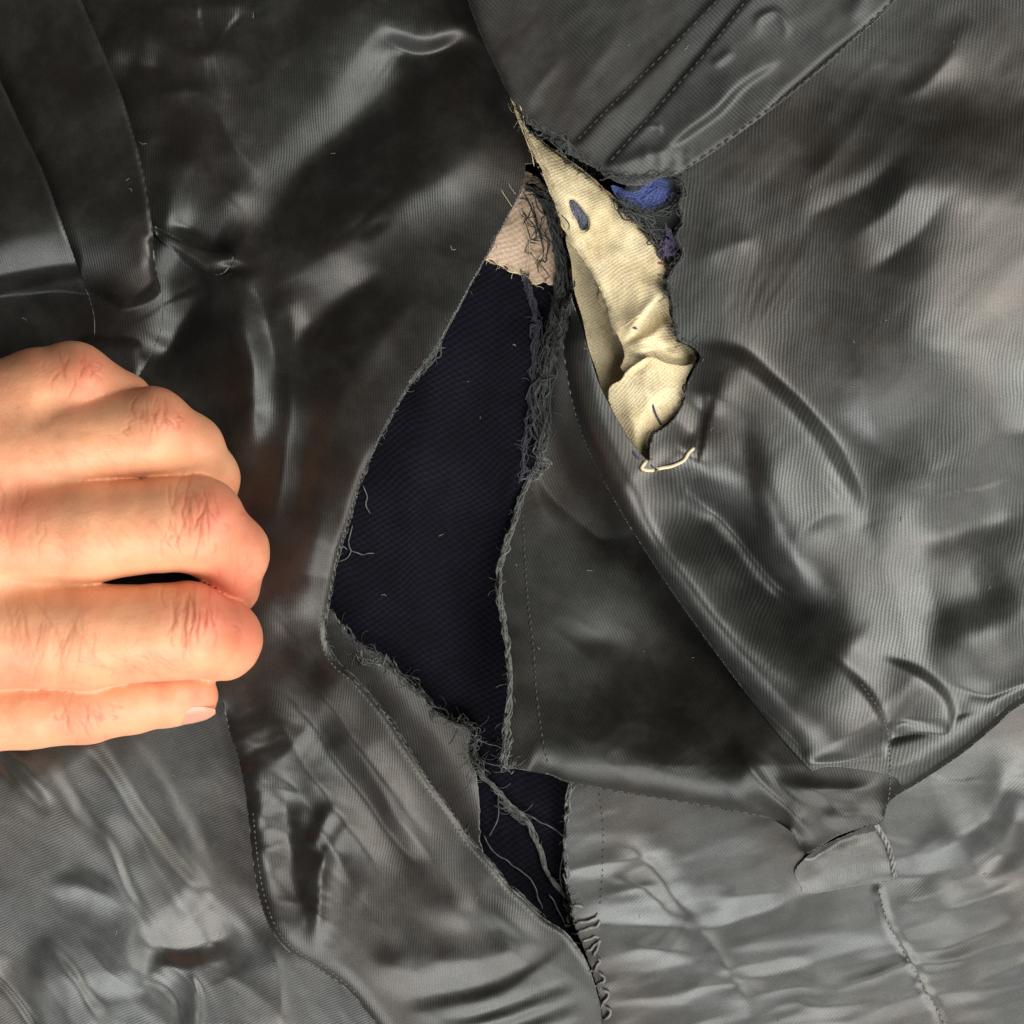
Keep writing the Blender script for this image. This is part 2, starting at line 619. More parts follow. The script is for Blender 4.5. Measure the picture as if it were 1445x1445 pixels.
def yarn_mat(name, c1, c2, rough=0.75, sheen=0.25):
    m, nt, b = new_mat(name)
    geo = nt.nodes.new("ShaderNodeNewGeometry")
    n1 = nd(nt, "ShaderNodeTexNoise", Scale=700.0, Detail=4.0, Roughness=0.7)
    nt.links.new(geo.outputs["Position"], n1.inputs["Vector"])
    base = mix_col(nt, ramp_node(nt, n1.outputs["Fac"], 0.35, 0.65), c1, c2)
    nt.links.new(base, b.inputs["Base Color"])
    b.inputs["Roughness"].default_value = rough
    b.inputs["Sheen Weight"].default_value = sheen
    bmp = nd(nt, "ShaderNodeBump", Strength=0.7, Distance=0.0001)
    n2 = nd(nt, "ShaderNodeTexNoise", Scale=6000.0, Detail=2.0)
    nt.links.new(geo.outputs["Position"], n2.inputs["Vector"])
    nt.links.new(n2.outputs["Fac"], bmp.inputs["Height"])
    nt.links.new(bmp.outputs[0], b.inputs["Normal"])
    return m


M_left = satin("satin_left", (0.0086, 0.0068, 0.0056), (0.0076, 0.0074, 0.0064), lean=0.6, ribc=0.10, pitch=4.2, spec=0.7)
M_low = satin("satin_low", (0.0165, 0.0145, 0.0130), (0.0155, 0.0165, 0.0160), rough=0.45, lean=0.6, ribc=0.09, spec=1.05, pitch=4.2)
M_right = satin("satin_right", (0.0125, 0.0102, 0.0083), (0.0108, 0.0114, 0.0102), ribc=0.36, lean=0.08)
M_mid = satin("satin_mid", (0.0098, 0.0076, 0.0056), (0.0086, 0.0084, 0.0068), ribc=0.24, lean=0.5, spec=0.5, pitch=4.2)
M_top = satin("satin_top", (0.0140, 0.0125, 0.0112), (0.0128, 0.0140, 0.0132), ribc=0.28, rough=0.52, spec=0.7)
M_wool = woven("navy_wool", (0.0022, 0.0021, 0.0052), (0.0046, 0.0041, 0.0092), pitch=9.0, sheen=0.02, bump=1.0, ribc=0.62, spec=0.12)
M_greyblue = woven("grey_blue_wool", (0.12, 0.14, 0.22), (0.28, 0.29, 0.34), pitch=6.0, sheen=0.2, bump=1.0)
M_scrap = woven("shredded_lining", (0.014, 0.019, 0.018), (0.030, 0.036, 0.034), pitch=4.0, sheen=0.15, bump=1.0, rough=0.7)
M_blue = woven("blue_wool", (0.055, 0.075, 0.24), (0.08, 0.11, 0.31), pitch=6.0, sheen=0.3)
M_canvas = woven("beige_canvas", (0.60, 0.495, 0.295), (0.68, 0.59, 0.39), pitch=5.0, sheen=0.1, bump=0.5, ribc=0.08,
                 dirt=(0.34, 0.25, 0.13), rough=0.8)
M_tan = woven("tan_canvas", (0.46, 0.33, 0.23), (0.56, 0.42, 0.31), pitch=8.0, sheen=0.1, bump=0.6, ribc=0.12,
              dirt=(0.10, 0.07, 0.045), rough=0.85)
M_yarn_dark = yarn_mat("dark_yarn", (0.010, 0.013, 0.012), (0.036, 0.043, 0.040))
M_yarn_grey = yarn_mat("grey_yarn", (0.035, 0.04, 0.037), (0.12, 0.128, 0.118))
M_yarn_black = yarn_mat("black_thread", (0.012, 0.012, 0.012), (0.03, 0.03, 0.03))
M_yarn_pale = yarn_mat("pale_thread", (0.10, 0.10, 0.10), (0.22, 0.21, 0.21))
M_yarn_beige = yarn_mat("beige_thread", (0.55, 0.45, 0.28), (0.65, 0.55, 0.36))
M_yarn_purple = yarn_mat("purple_thread", (0.03, 0.02, 0.06), (0.07, 0.05, 0.11))
M_yarn_red = yarn_mat("red_thread", (0.25, 0.05, 0.06), (0.32, 0.08, 0.09))
M_yarn_navy = yarn_mat("navy_yarn", (0.010, 0.010, 0.02), (0.02, 0.02, 0.04))

# ------------------------------------------------------------------ the garment, laid from the bottom up
garment = bpy.data.objects.new("garment", None)
scene.collection.objects.link(garment)
garment["label"] = "dark satin garment lining torn open over navy wool and beige canvas"
garment["category"] = "garment"
garment.empty_display_size = 0.02

E0, E1 = -190.0, 1635.0     # cloth goes on beyond the frame

# --- navy wool shell seen through the tear
f = Field(-6)
f.bump(22, 610, 560, 130, 260, 20)
f.ridge(10, 20, 8, [(735, 370), (752, 470), (745, 600), (715, 720), (690, 850)])
f.ridge(-10, 10, 22, [(760, 380), (768, 470), (752, 640)])
for k, x in enumerate((690, 712, 734, 757, 778)):
    f.ridge(7, 9, 9, [(x - 16, 1060), (x - 5, 1180), (x + 25, 1330)], taper=0.1)
f.ridge(16, 40, 26, [(640, 420), (600, 600), (590, 800), (640, 980)], taper=0.2, p=2.0)
f.ridge(-14, 30, 30, [(690, 430), (665, 600), (650, 800), (680, 980)], taper=0.2, p=2.0)
f.noise(2.0, 90, seed=3)
wool = lay_panel("wool_shell", M_wool, garment, [(E0, E0), (E1, E0), (E1, E1), (E0, E1)], f, grain=28, over=False, raw_poly=True, rim=0)
wool["label"] = "navy wool cloth at the bottom of the tear"

n = 70
ax = np.linspace(-1500, 2945, n)
AX, AY = np.meshgrid(ax, ax)
AZ = -60 + 22 * fbm(AX / 260, AY / 260, 301, 3)
ii = (np.arange(n - 1)[:, None] * n + np.arange(n - 1)[None, :]).ravel()
margin = new_mesh_object("lining_margin", to_world(AX.ravel(), AY.ravel(), AZ.ravel()), np.stack([ii, ii + n, ii + n + 1, ii + 1], 1).ravel(), 4, M_low, garment,
                         uv=np.stack([AX.ravel(), AY.ravel()], 1) / 100.0)

# --- tan canvas scrap at the head of the tear
f = Field(14)
f.ridge(10, 16, 16, [(735, 240), (745, 320), (765, 420)])
f.noise(1.5, 25, seed=5)
tan = lay_panel("canvas_scrap", M_tan, garment, [(680, 345), (700, 300), (725, 250), (750, 245), (785, 290), (800, 390), (782, 402),
                (768, 398), (756, 402), (744, 392), (733, 386), (722, 384), (712, 375), (700, 373), (692, 366), (684, 366)], f, grain=35, fray=0.8, rim=2)

# --- seam allowance turned back under the left lining
f = Field(16)
f.ridge(8, 20, 30, [(470, 870), (560, 970), (660, 1110), (690, 1210)], taper=0)
f.noise(2.0, 40, ang=50, stretch=3, seed=9)
allow = lay_panel("seam_allowance", M_low, garment, [(452, 850), (478, 876), (500, 905), (525, 918), (560, 948), (590, 975), (615, 1005), (645, 1020),
                  (664, 1030), (662, 1065), (674, 1100), (677, 1150), (680, 1200), (700, 1230), (640, 1250), (520, 1120), (430, 930)],
                  f, grain=-40, fray=0.9, rim=2)

# --- bottom-left lining, under the pulled flap
f = Field(6, 1.5)
f.ramp([(0, 1100, 30), (100, 1250, 26), (250, 1100, 4), (320, 1200, -4), (350, 1380, 8), (0, 1445, 14), (300, 1445, 12), (-150, 900, 10), (150, 800, 0)])
f.ridge(7, 9, 9, [(-20, 1030), (20, 1070), (50, 1115), (75, 1140)])
f.ridge(-6, 7, 7, [(-30, 1050), (15, 1090), (50, 1135), (70, 1155)])
f.cliff(13, 15, 120, [(40, 1020), (95, 1125), (150, 1190), (182, 1265), (198, 1340), (206, 1410)], taper=0.12)
f.cliff(17, 13, 75, [(100, 1020), (160, 1090), (215, 1165), (265, 1228), (305, 1268)], taper=0.15)
f.cliff(8, 14, 60, [(170, 1010), (240, 1110), (290, 1200), (330, 1250)], taper=0.3)
f.ridge(-17, 17, 22, [(185, 1310), (235, 1335), (295, 1330), (355, 1300)], taper=0.15)
f.ridge(9, 22, 12, [(205, 1352), (270, 1360), (330, 1345)], taper=0.2)
f.ridge(9, 6, 12, [(262, 1350), (274, 1395), (276, 1450), (282, 1500)], taper=0.1)
f.ridge(-8, 14, 10, [(215, 1365), (245, 1410), (262, 1470)], taper=0.15)
f.ridge(-9, 9, 6, [(-30, 1340), (20, 1400), (70, 1470)], taper=0.1)
f.ridge(12, 16, 30, [(50, 1320), (95, 1370), (130, 1430), (150, 1500)], taper=0.15)
f.ridge(-7, 10, 10, [(70, 1325), (115, 1375), (150, 1425)], taper=0.2)
f.ridge(9, 12, 24, [(355, 1310), (385, 1350), (395, 1420), (395, 1500)], taper=0.15)
f.ridge(6, 10, 10, [(60, 1240), (130, 1255), (180, 1275)])
f.crumple(6, 105, ang=58, stretch=2.6, seed=111, spots=[(120, 1250, 260, 260, 1.0)])
f.crumple(2.2, 46, ang=50, stretch=2.2, seed=113, spots=[(230, 1350, 160, 110, 1.0), (80, 1380, 120, 90, 0.8)])
f.noise(2.4, 45, ang=60, stretch=2.5, seed=11)
f.noise(0.8, 16, ang=60, stretch=2, seed=12)
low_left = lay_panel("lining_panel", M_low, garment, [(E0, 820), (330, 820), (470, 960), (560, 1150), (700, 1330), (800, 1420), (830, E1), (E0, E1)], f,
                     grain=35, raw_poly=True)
low_left["label"] = "lower left lining with diagonal folds under the thumb"

# --- bottom-right lining
f = Field(10, 1.35)
f.ramp([(850, 1180, 22), (1100, 1200, 26), (1300, 1100, 34), (900, 1400, 10), (1400, 1400, 16), (1100, 1400, 10), (1445, 1100, 8), (1400, 900, 20)])
f.ridge(-12, 12, 20, [(880, 1180), (925, 1225), (965, 1275), (1000, 1290)])
f.ridge(8, 16, 10, [(850, 1235), (910, 1255), (960, 1300)])
f.ridge(-9, 14, 18, [(800, 1300), (900, 1310), (1020, 1300), (1120, 1270), (1240, 1240), (1350, 1225), (1460, 1190)], taper=0.08)
f.ridge(8, 10, 14, [(1000, 1270), (1060, 1262), (1130, 1262)])
f.ridge(12, 18, 28, [(1395, 1040), (1418, 1095), (1400, 1150), (1350, 1185), (1290, 1205)], taper=0.15)
f.ridge(-14, 22, 18, [(1445, 1120), (1420, 1180), (1370, 1215)], taper=0.2)
f.ridge(7, 8, 14, [(1440, 1170), (1380, 1215), (1300, 1240)])
f.ridge(4, 9, 14, [(940, 1275), (985, 1305), (1010, 1330), (1040, 1390), (1070, 1470)], taper=0.12)
f.ridge(5, 5, 5, [(1238, 1245), (1252, 1300), (1290, 1370), (1328, 1435), (1350, 1500)], taper=0.04)
for k, (x0, y0, x1, y1, h) in enumerate([(1000, 1330, 1220, 1290, 5), (1010, 1390, 1250, 1320, -5), (1280, 1300, 1460, 1230, 6), (1270, 1350, 1450, 1290, -6),
        (1330, 1400, 1480, 1340, 6), (860, 1330, 1000, 1340, 4), (860, 1380, 1000, 1350, -5), (850, 1420, 1040, 1370, 5), (1080, 1430, 1300, 1390, 5),
        (1250, 1275, 1360, 1240, 5), (870, 1455, 1050, 1430, 4)]):
    f.ridge(h, 9, 13, [(x0, y0), ((x0 + x1) / 2, (y0 + y1) / 2 + 6), (x1, y1)], taper=0.3)
f.crumple(3.8, 56, ang=-12, stretch=3.4, seed=121, spots=[(1100, 1330, 420, 160, 1.0), (900, 1220, 120, 90, 0.8)])
f.noise(2.2, 28, ang=-14, stretch=5, seed=21)
f.noise(0.9, 13, ang=-14, stretch=3, seed=22)
low_right = lay_panel("lining_panel", M_low, garment, [(806, 1060), (802, 1130), (797, 1180), (798, 1230), (806, 1275), (808, 1300), (822, 1335), (838, 1380),
                      (850, 1440), (870, E1), (E1, E1), (E1, 850), (1445, 935), (1300, 1050), (1110, 1105), (900, 1068), (822, 1050)], f, grain=10, fray=0.5)
low_right["label"] = "lower right lining, smooth and pale grey with a long seam"

# --- left lining, pulled aside by the hand
A_rise = [(738, 262), (690, 356), (620, 484), (556, 580), (505, 692), (470, 820), (459, 890)]
f = Field(34, 1.35)
f.ramp([(0, 0, 30), (250, 0, 32), (600, 0, 40), (700, 150, 30), (450, 300, 52), (200, 250, 36), (100, 450, 8), (300, 480, 26), (200, 750, 0), (400, 700, 8), (390, 850, 14),
        (560, 500, 34), (470, 880, 40), (380, 1050, 38), (600, 1150, 34), (520, 1330, 40), (720, 1300, 26), (650, 1445, 24), (340, 1250, 30), (0, 600, 4), (0, 900, 2), (300, 1000, 30)])
# pleats at the top left
# soft folds right of the pleats
f.ridge(13, 26, 26, [(150, 35), (215, 48), (280, 75), (330, 50)], taper=0.25)
f.ridge(-10, 14, 20, [(155, 75), (200, 92), (255, 92)], taper=0.25)
f.ridge(7, 22, 16, [(190, 5), (260, 12), (340, 12), (352, 45)], taper=0.2)
f.ridge(10, 12, 13, [(190, 142), (228, 128), (272, 128), (310, 168), (345, 215), (385, 265)], taper=0.2)
f.ridge(15, 28, 22, [(215, 205), (275, 228), (325, 272), (362, 320)], taper=0.2)
f.ridge(-20, 22, 10, [(228, 316), (270, 324), (305, 340), (330, 356)], taper=0.3)
f.ridge(-12, 8, 26, [(224, 342), (255, 368), (290, 396), (300, 430)], taper=0.25)
f.bump(-9, 325, 379, 22, 9, 5)
f.ridge(-8, 30, 26, [(232, 360), (245, 420), (235, 480)], taper=0.3)
# pocket at the top and the long diagonal trough
f.ridge(8, 24, 18, [(480, -60), (530, 15), (575, 48), (612, 58), (640, 36), (655, -10)], taper=0.25)
f.ridge(-20, 14, 26, [(530, 45), (580, 80), (630, 75), (660, 40)], taper=0.2)
f.ridge(-26, 40, 46, [(670, 60), (600, 110), (530, 155), (450, 225), (390, 300), (345, 365)], taper=0.15)
f.ridge(4, 60, 50, [(560, 30), (480, 110), (410, 190), (360, 260)], taper=0.2)
f.ridge(28, 55, 56, [(730, 165), (640, 225), (540, 290), (450, 355), (380, 405)], taper=0.12)
f.ridge(-7, 9, 13, [(575, 262), (535, 285), (500, 318), (455, 345)], taper=0.25)
f.ridge(-5, 7, 9, [(560, 300), (520, 322), (490, 330)], taper=0.25)
f.ridge(-14, 22, 30, [(560, 375), (490, 420), (430, 470), (395, 520)], taper=0.2)
f.ridge(9, 25, 40, [(600, 400), (530, 480), (480, 560), (440, 650)], taper=0.15)
# knot of folds above the knuckles
f.ridge(30, 26, 26, [(318, 380), (344, 440), (352, 500), (350, 570), (360, 660)], taper=0.3)
f.ridge(-17, 14, 14, [(350, 380), (372, 430), (385, 490), (398, 560)], taper=0.3)
f.ridge(-26, 22, 24, [(300, 395), (270, 450), (240, 500), (215, 540)], taper=0.12)
f.ridge(8, 16, 12, [(385, 410), (410, 460), (415, 510)], taper=0.25)
# between the fingers and the tear
f.ridge(7, 8, 14, [(412, 510), (408, 600), (400, 680), (385, 760)], taper=0.2)
f.ridge(-7, 14, 16, [(438, 560), (432, 660), (420, 750)], taper=0.2)
f.ridge(9, 16, 26, [(460, 690), (446, 770), (436, 840), (445, 900)], taper=0.2)
f.ridge(-10, 14, 18, [(380, 840), (410, 890), (440, 930), (470, 975)], taper=0.2)
f.k = 1.7
# the flap below the thumb
f.ridge(13, 16, 20, [(390, 900), (430, 960), (500, 1050), (560, 1130), (620, 1210)], taper=0.12)
f.ridge(-13, 14, 20, [(375, 940), (420, 1010), (490, 1095), (560, 1190), (620, 1270)], taper=0.12)
f.ridge(12, 16, 20, [(350, 960), (395, 1030), (450, 1110), (515, 1200), (560, 1270)], taper=0.12)
f.ridge(-10, 14, 14, [(385, 1070), (430, 1130), (480, 1210), (510, 1270)], taper=0.15)
f.ridge(9, 8, 9, [(470, 1130), (452, 1180), (440, 1200)], taper=0.3)
f.ridge(15, 10, 20, [(470, 1165), (458, 1220), (448, 1280), (437, 1350)], taper=0.15)
f.ridge(-12, 12, 12, [(400, 1090), (410, 1180), (425, 1270), (428, 1340)], taper=0.15)
f.ridge(12, 14, 20, [(345, 1060), (365, 1120), (372, 1190), (390, 1270)], taper=0.12)
f.bump(9, 640, 1285, 36, 26, 30)
f.bump(9, 560, 1365, 30, 22, 20)
f.bump(6, 720, 1300, 40, 16, 40)
f.ridge(8, 22, 26, [(560, 1330), (640, 1355), (720, 1345), (790, 1315)], taper=0.2)
f.ridge(-7, 20, 16, [(540, 1405), (610, 1402), (690, 1385), (760, 1360), (810, 1325)], taper=0.14)
f.ridge(6, 9, 14, [(560, 1425), (640, 1415), (720, 1393), (790, 1352), (820, 1330)], taper=0.12)
for k in range(8):
    y = 1415 + 14 * k
    f.ridge(2.6 * (1 if k % 2 else -1), 6, 7, [(600 + 8 * k, y + 26), (680 + 6 * k, y + 10), (760 + 5 * k, y - 14), (822 + 3 * k, y - 36)], taper=0.2)
for k in range(9):      # puckers along the flap's left edge
    a = 0.1 + 0.085 * k
    e = spline([(312, 985), (335, 1060), (345, 1110), (355, 1200), (380, 1310)], 4)
    q = e[int(a * (len(e) - 1))]
    f.ridge(2.0 * (1 if k % 2 else -1) * (0.5 + 0.5 * ((k * 7) % 5) / 4), 6, 8, [(q[0] - 2, q[1]), (q[0] + 30, q[1] - 14), (q[0] + 55, q[1] - 20)], taper=0.3)
f.ridge(30, 60, 95, A_rise, taper=0.2, p=2.0)
f.crumple(6, 92, ang=54, stretch=2.8, seed=131, spots=[(520, 1180, 170, 190, 1.0), (700, 1400, 160, 80, 0.7)])
f.crumple(2.0, 34, ang=30, stretch=1.8, seed=133, spots=[(400, 1110, 60, 120, 1.0), (450, 1240, 60, 110, 0.8)])
f.crumple(4, 130, ang=-35, stretch=2.4, seed=135, spots=[(300, 150, 260, 160, 0.9), (460, 420, 160, 140, 0.6)])
f.noise(2.6, 60, ang=55, stretch=2.0, seed=31)
f.noise(0.8, 20, ang=50, stretch=2.0, seed=32)
A_edge = [(742, 232), (738, 262), (720, 300), (700, 336), (690, 356), (672, 388), (655, 420), (637, 452), (620, 484), (598, 515), (575, 547), (556, 580),
          (538, 612), (520, 650), (505, 692), (491, 740), (478, 782), (470, 820), (463, 858), (459, 885), (464, 915), (480, 938), (500, 955), (522, 980),
          (545, 1008), (566, 1040), (588, 1076), (612, 1112), (640, 1150), (664, 1185), (692, 1216), (716, 1246), (742, 1270), (768, 1295), (795, 1312),
          (815, 1335), (830, 1362), (842, 1400), (850, 1445), (862, E1)]
A_low = [(620, E1), (560, 1490), (500, 1408), (450, 1368), (410, 1345), (384, 1315), (366, 1268), (356, 1210), (350, 1150), (343, 1100), (334, 1062),
         (326, 1040), (318, 1010), (312, 985), (290, 970)]
poly = np.vstack([spline(A_edge, 5), spline(A_low, 5), np.array([(150, 1000), (E0, 1000), (E0, E0), (800, E0), (800, 225)], float)])
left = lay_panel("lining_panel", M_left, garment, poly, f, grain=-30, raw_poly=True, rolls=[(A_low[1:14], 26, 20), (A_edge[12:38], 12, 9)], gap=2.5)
# two pleats lie over it at the top left
g = Field(0)
g.z[:] = blur(f.z, 6) + 9
g.ridge(5, 30, 30, [(20, 140), (110, 150), (190, 150)], taper=0.3)
g.ridge(-5, 34, 34, [(50, 235), (130, 240), (220, 260)], taper=0.3)
g.k = 1.3
g.ridge(24, 90, 62, [(-80, 360), (30, 325), (90, 312), (150, 318), (200, 345), (250, 400)], taper=0.06)
g.ridge(-40, 40, 36, [(-80, 480), (40, 462), (110, 446), (190, 450), (250, 468)], taper=0.06)
g.ridge(20, 24, 30, [(80, 510), (150, 490), (200, 490), (250, 510)], taper=0.3)
P2 = [(40, E0), (70, -120), (115, 0), (145, 70), (170, 130), (190, 195), (204, 250), (212, 300), (216, 330), (219, 370), (226, 405), (230, 435), (226, 470), (208, 510), (180, 560)]
P1 = [(-150, E0), (-80, -50), (-40, 30), (0, 112), (30, 178), (60, 240), (82, 300), (100, 350), (116, 395), (128, 425), (134, 460), (130, 520)]
g.ridge(20, 20, 110, P2[1:13], taper=0.05, p=1.6)
pleat2 = lay_panel("pleat", M_left, left, np.vstack([spline(P2, 5), [(120, 620), (E0, 620), (E0, E0)]]), g, grain=-38, raw_poly=True, rolls=[(P2, 7, 6), (P2[8:14], 22, 18)], gap=2.5, rim=5)
g.z += 4
g.ridge(22, 120, 120, [(-120, E0), (-90, 60), (-40, 250), (0, 420)], taper=0.05, p=1.6)
pleat1 = lay_panel("pleat", M_left, left, np.vstack([spline(P1, 5), [(90, 600), (E0, 600), (E0, E0)]]), g, grain=-46, raw_poly=True, rolls=[(P1, 7, 6)], gap=2.5, rim=5)
# the tucked fold beside them
g.z[:] = f.z + 7
tuck = lay_panel("tuck", M_left, left, [(213, 318), (235, 326), (262, 341), (290, 351), (322, 356), (330, 366), (318, 384), (300, 388), (280, 376), (254, 359), (228, 341)], g, grain=-20,
                 rolls=[([(213, 318), (262, 341), (322, 356)], 6, 5), ([(215, 330), (254, 359), (300, 388)], 8, 6)], gap=3, rim=3)
left["label"] = "left lining, brown-black satin pulled aside by the hand"

# --- middle lining, right of the tear
f = Field(30, 1.25)
f.ramp([(780, 350, 26), (740, 700, 30), (720, 1050, 40), (850, 700, 20), (900, 850, 16), (1000, 1000, 24), (900, 1080, 62), (1100, 1110, 70), (1250, 1100, 66),
        (1445, 980, 56), (820, 500, 10)])
f.ridge(-13, 40, 34, [(760, 895), (850, 908), (905, 935), (960, 985), (1050, 1030)], taper=0.4)
f.ridge(11, 44, 34, [(750, 1010), (840, 1050), (930, 1085), (1030, 1110)], taper=0.15)
f.ridge(6, 14, 14, [(770, 600), (760, 680), (790, 760)], taper=0.3)
f.ridge(-6, 20, 20, [(800, 640), (830, 720), (880, 800)], taper=0.3)
f.ridge(22, 12, 26, [(1035, 1040), (1050, 1075), (1085, 1120), (1130, 1165), (1150, 1200)], taper=0.15)
f.ridge(-20, 12, 12, [(1040, 1120), (1085, 1150), (1125, 1185), (1130, 1230)], taper=0.15)
f.ridge(13, 9, 16, [(1095, 1102), (1140, 1116), (1200, 1112), (1255, 1100)], taper=0.15)
f.ridge(8, 10, 10, [(1150, 1160), (1200, 1152), (1250, 1142)], taper=0.2)
f.crumple(4, 70, ang=38, stretch=2.5, seed=141, spots=[(860, 1000, 160, 120, 0.8), (1090, 1130, 90, 60, 1.2)])
f.noise(2.0, 70, ang=40, stretch=2, seed=41)
f.noise(0.5, 18, ang=40, stretch=2, seed=42)
f.z += 0.16 * np.clip(GYY - 820, -520, 260)
hid = inside_poly(spline([(806, 440), (815, 560), (880, 690), (960, 800), (1060, 930), (1140, 1020), (1230, 1040), (1380, 980), (1630, 820), (1630, 500), (1000, 420)], 8, closed=True))
f.z -= 70 * blur(hid.astype(float), 40)
f.ridge(-44, 60, 130, [(800, 470), (815, 590), (865, 700), (955, 838), (1050, 970), (1110, 1040)], taper=0.25, p=2.0)
C_left = [(790, 300), (796, 360), (794, 420), (784, 470), (772, 520), (764, 570), (762, 620), (752, 660), (735, 700), (722, 740), (710, 775), (703, 805),
          (704, 850), (711, 895), (716, 940), (717, 985), (713, 1030), (709, 1060), (712, 1082)]
C_bot = [(712, 1082), (745, 1088), (776, 1094), (800, 1104), (850, 1114), (900, 1122), (960, 1132), (1020, 1142), (1070, 1152), (1096, 1160), (1118, 1176),
         (1130, 1194), (1140, 1204), (1156, 1196), (1178, 1182), (1204, 1172), (1228, 1166), (1246, 1158), (1256, 1130), (1300, 1102), (1360, 1062), (1410, 1020), (1445, 992), (E1, 880)]
poly = np.vstack([spline(C_left, 5)[:-1], spline(C_bot, 5), np.array([(E1, 500), (1000, 400), (850, 260)], float)])
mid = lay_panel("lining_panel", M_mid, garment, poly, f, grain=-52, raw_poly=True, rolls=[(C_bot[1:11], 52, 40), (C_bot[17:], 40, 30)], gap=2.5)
mid["label"] = "middle lining, dark twill hanging right of the tear"

# --- beige canvas facing, three pieces
f = Field(22)
f.ramp([(830, 380, 26), (870, 560, 30)])
f.ridge(6, 10, 10, [(825, 360), (840, 440), (860, 520)])
f.noise(1.5, 30, seed=51)
under = lay_panel("canvas_facing", M_canvas, garment, [(800, 330), (806, 370), (810, 410), (822, 450), (830, 490), (842, 525), (852, 560), (866, 590), (900, 600),
                  (920, 520), (890, 420), (840, 330)], f, grain=30, rim=2)
under["label"] = "beige canvas in shade under the facing"
f = Field(80)
f.noise(4, 10, seed=58)
wornblue = lay_panel("wool_scrap", M_greyblue, garment, [(790, 272), (820, 270), (845, 300), (842, 340), (815, 340), (798, 310)], f, rim=2)
wornblue["label"] = "grey-blue wool showing through the hole in the facing"
f = Field(34, 1.7)
f.ramp([(730, 160, 44), (800, 260, 44), (880, 380, 50), (900, 450, 56), (960, 470, 40)])
f.ridge(5, 8, 12, [(770, 200), (790, 270), (815, 330)], taper=0.2)
f.ridge(7, 14, 5, [(930, 410), (900, 440), (880, 462), (872, 478)], taper=0.2)
f.ridge(-9, 5, 5, [(935, 420), (905, 448), (886, 470)], taper=0.2)
f.ridge(7, 9, 9, [(940, 440), (920, 470), (890, 480)], taper=0.25)
f.ridge(8, 8, 8, [(870, 500), (890, 492), (920, 500), (975, 508)], taper=0.2)
f.ridge(-8, 5, 6, [(895, 482), (925, 488), (960, 492)], taper=0.2)
f.ridge(4, 5, 5, [(900, 330), (915, 360), (930, 385)], taper=0.2)
f.ridge(4, 6, 6, [(860, 370), (895, 400), (900, 430)], taper=0.2)
for (h, wl, wr, pts) in [(9, 4, 26, [(948, 398), (915, 432), (884, 466), (862, 490)]), (8, 22, 4, [(952, 440), (925, 462), (890, 478), (868, 500)]),
                         (7, 4, 18, [(955, 470), (935, 488), (905, 492), (880, 504)]), (6, 16, 5, [(905, 318), (925, 350), (935, 395)]), (5, 5, 14, [(862, 330), (892, 372), (905, 425)]),
                         (5, 5, 16, [(780, 215), (800, 275), (822, 335), (850, 385)]), (4, 4, 10, [(830, 262), (858, 300), (872, 345)]), (6, 5, 16, [(975, 500), (945, 496), (915, 484)])]:
    f.ridge(h * 1.5, wl, wr, pts, taper=0.2)
f.crumple(2.6, 34, ang=40, stretch=1.6, seed=153)
f.noise(1.6, 26, seed=53, octaves=3)
facing_poly = [(712, 116), (722, 138), (735, 162), (750, 182), (768, 200), (790, 216), (820, 238), (850, 262), (880, 292), (910, 325), (940, 365), (960, 400), (970, 440),
               (975, 480), (984, 506), (966, 528), (930, 522), (900, 520), (884, 530), (876, 518), (882, 500), (874, 478), (862, 455), (854, 425), (838, 390), (818, 358),
               (806, 342), (795, 322), (784, 292), (770, 256), (756, 222), (742, 192), (730, 165), (722, 142)]
face = lay_panel("canvas_facing", M_canvas, garment, facing_poly, f, grain=40, fray=0.8, rim=3,
                 holes=[[(803, 282), (812, 284), (822, 296), (830, 308), (829, 322), (820, 325), (814, 312), (806, 298)]])
face["label"] = "long beige canvas facing with a small worn hole"
f = Field(0, 1.4)
f.z[:] = blur(TOP, 3) + 5
f.ridge(8, 4, 22, [(945, 400), (915, 428), (890, 448), (866, 462)], taper=0.2)
f.noise(1.6, 20, seed=57, octaves=3)
upper = lay_panel("canvas_facing", M_canvas, garment, [(718, 134), (728, 156), (742, 184), (757, 214), (771, 250), (785, 288), (796, 318), (808, 340), (820, 358), (838, 388), (846, 408), (843, 424),
                  (852, 436), (857, 452), (866, 472), (880, 464), (893, 452), (902, 446), (916, 432), (930, 424), (944, 408), (954, 396), (936, 364), (906, 327), (876, 294), (846, 264), (816, 240),
                  (786, 217), (764, 200), (746, 182), (732, 160)], f, grain=30, fray=0.9, rim=3, soften=1,
                  holes=[[(801, 280), (812, 282), (823, 295), (832, 308), (831, 324), (820, 328), (812, 313), (804, 298)]])
upper["label"] = "upper beige canvas layer with a ragged lower end"
f = Field(44, 1.7)
f.ramp([(900, 520, 58), (950, 540, 56), (900, 620, 48)])
f.ridge(9, 12, 10, [(868, 545), (890, 520), (920, 506), (965, 520)], taper=0.15)
f.ridge(-7, 6, 6, [(884, 535), (905, 518), (918, 512)], taper=0.2)
f.ridge(6, 12, 8, [(876, 560), (890, 610), (908, 650)], taper=0.15)
f.ridge(7, 4, 20, [(962, 540), (930, 556), (900, 590), (890, 625)], taper=0.25)
f.ridge(6, 16, 4, [(880, 545), (910, 560), (950, 575)], taper=0.25)
f.crumple(2.2, 40, ang=70, stretch=1.5, seed=155)
f.noise(1.4, 26, seed=55, octaves=3)
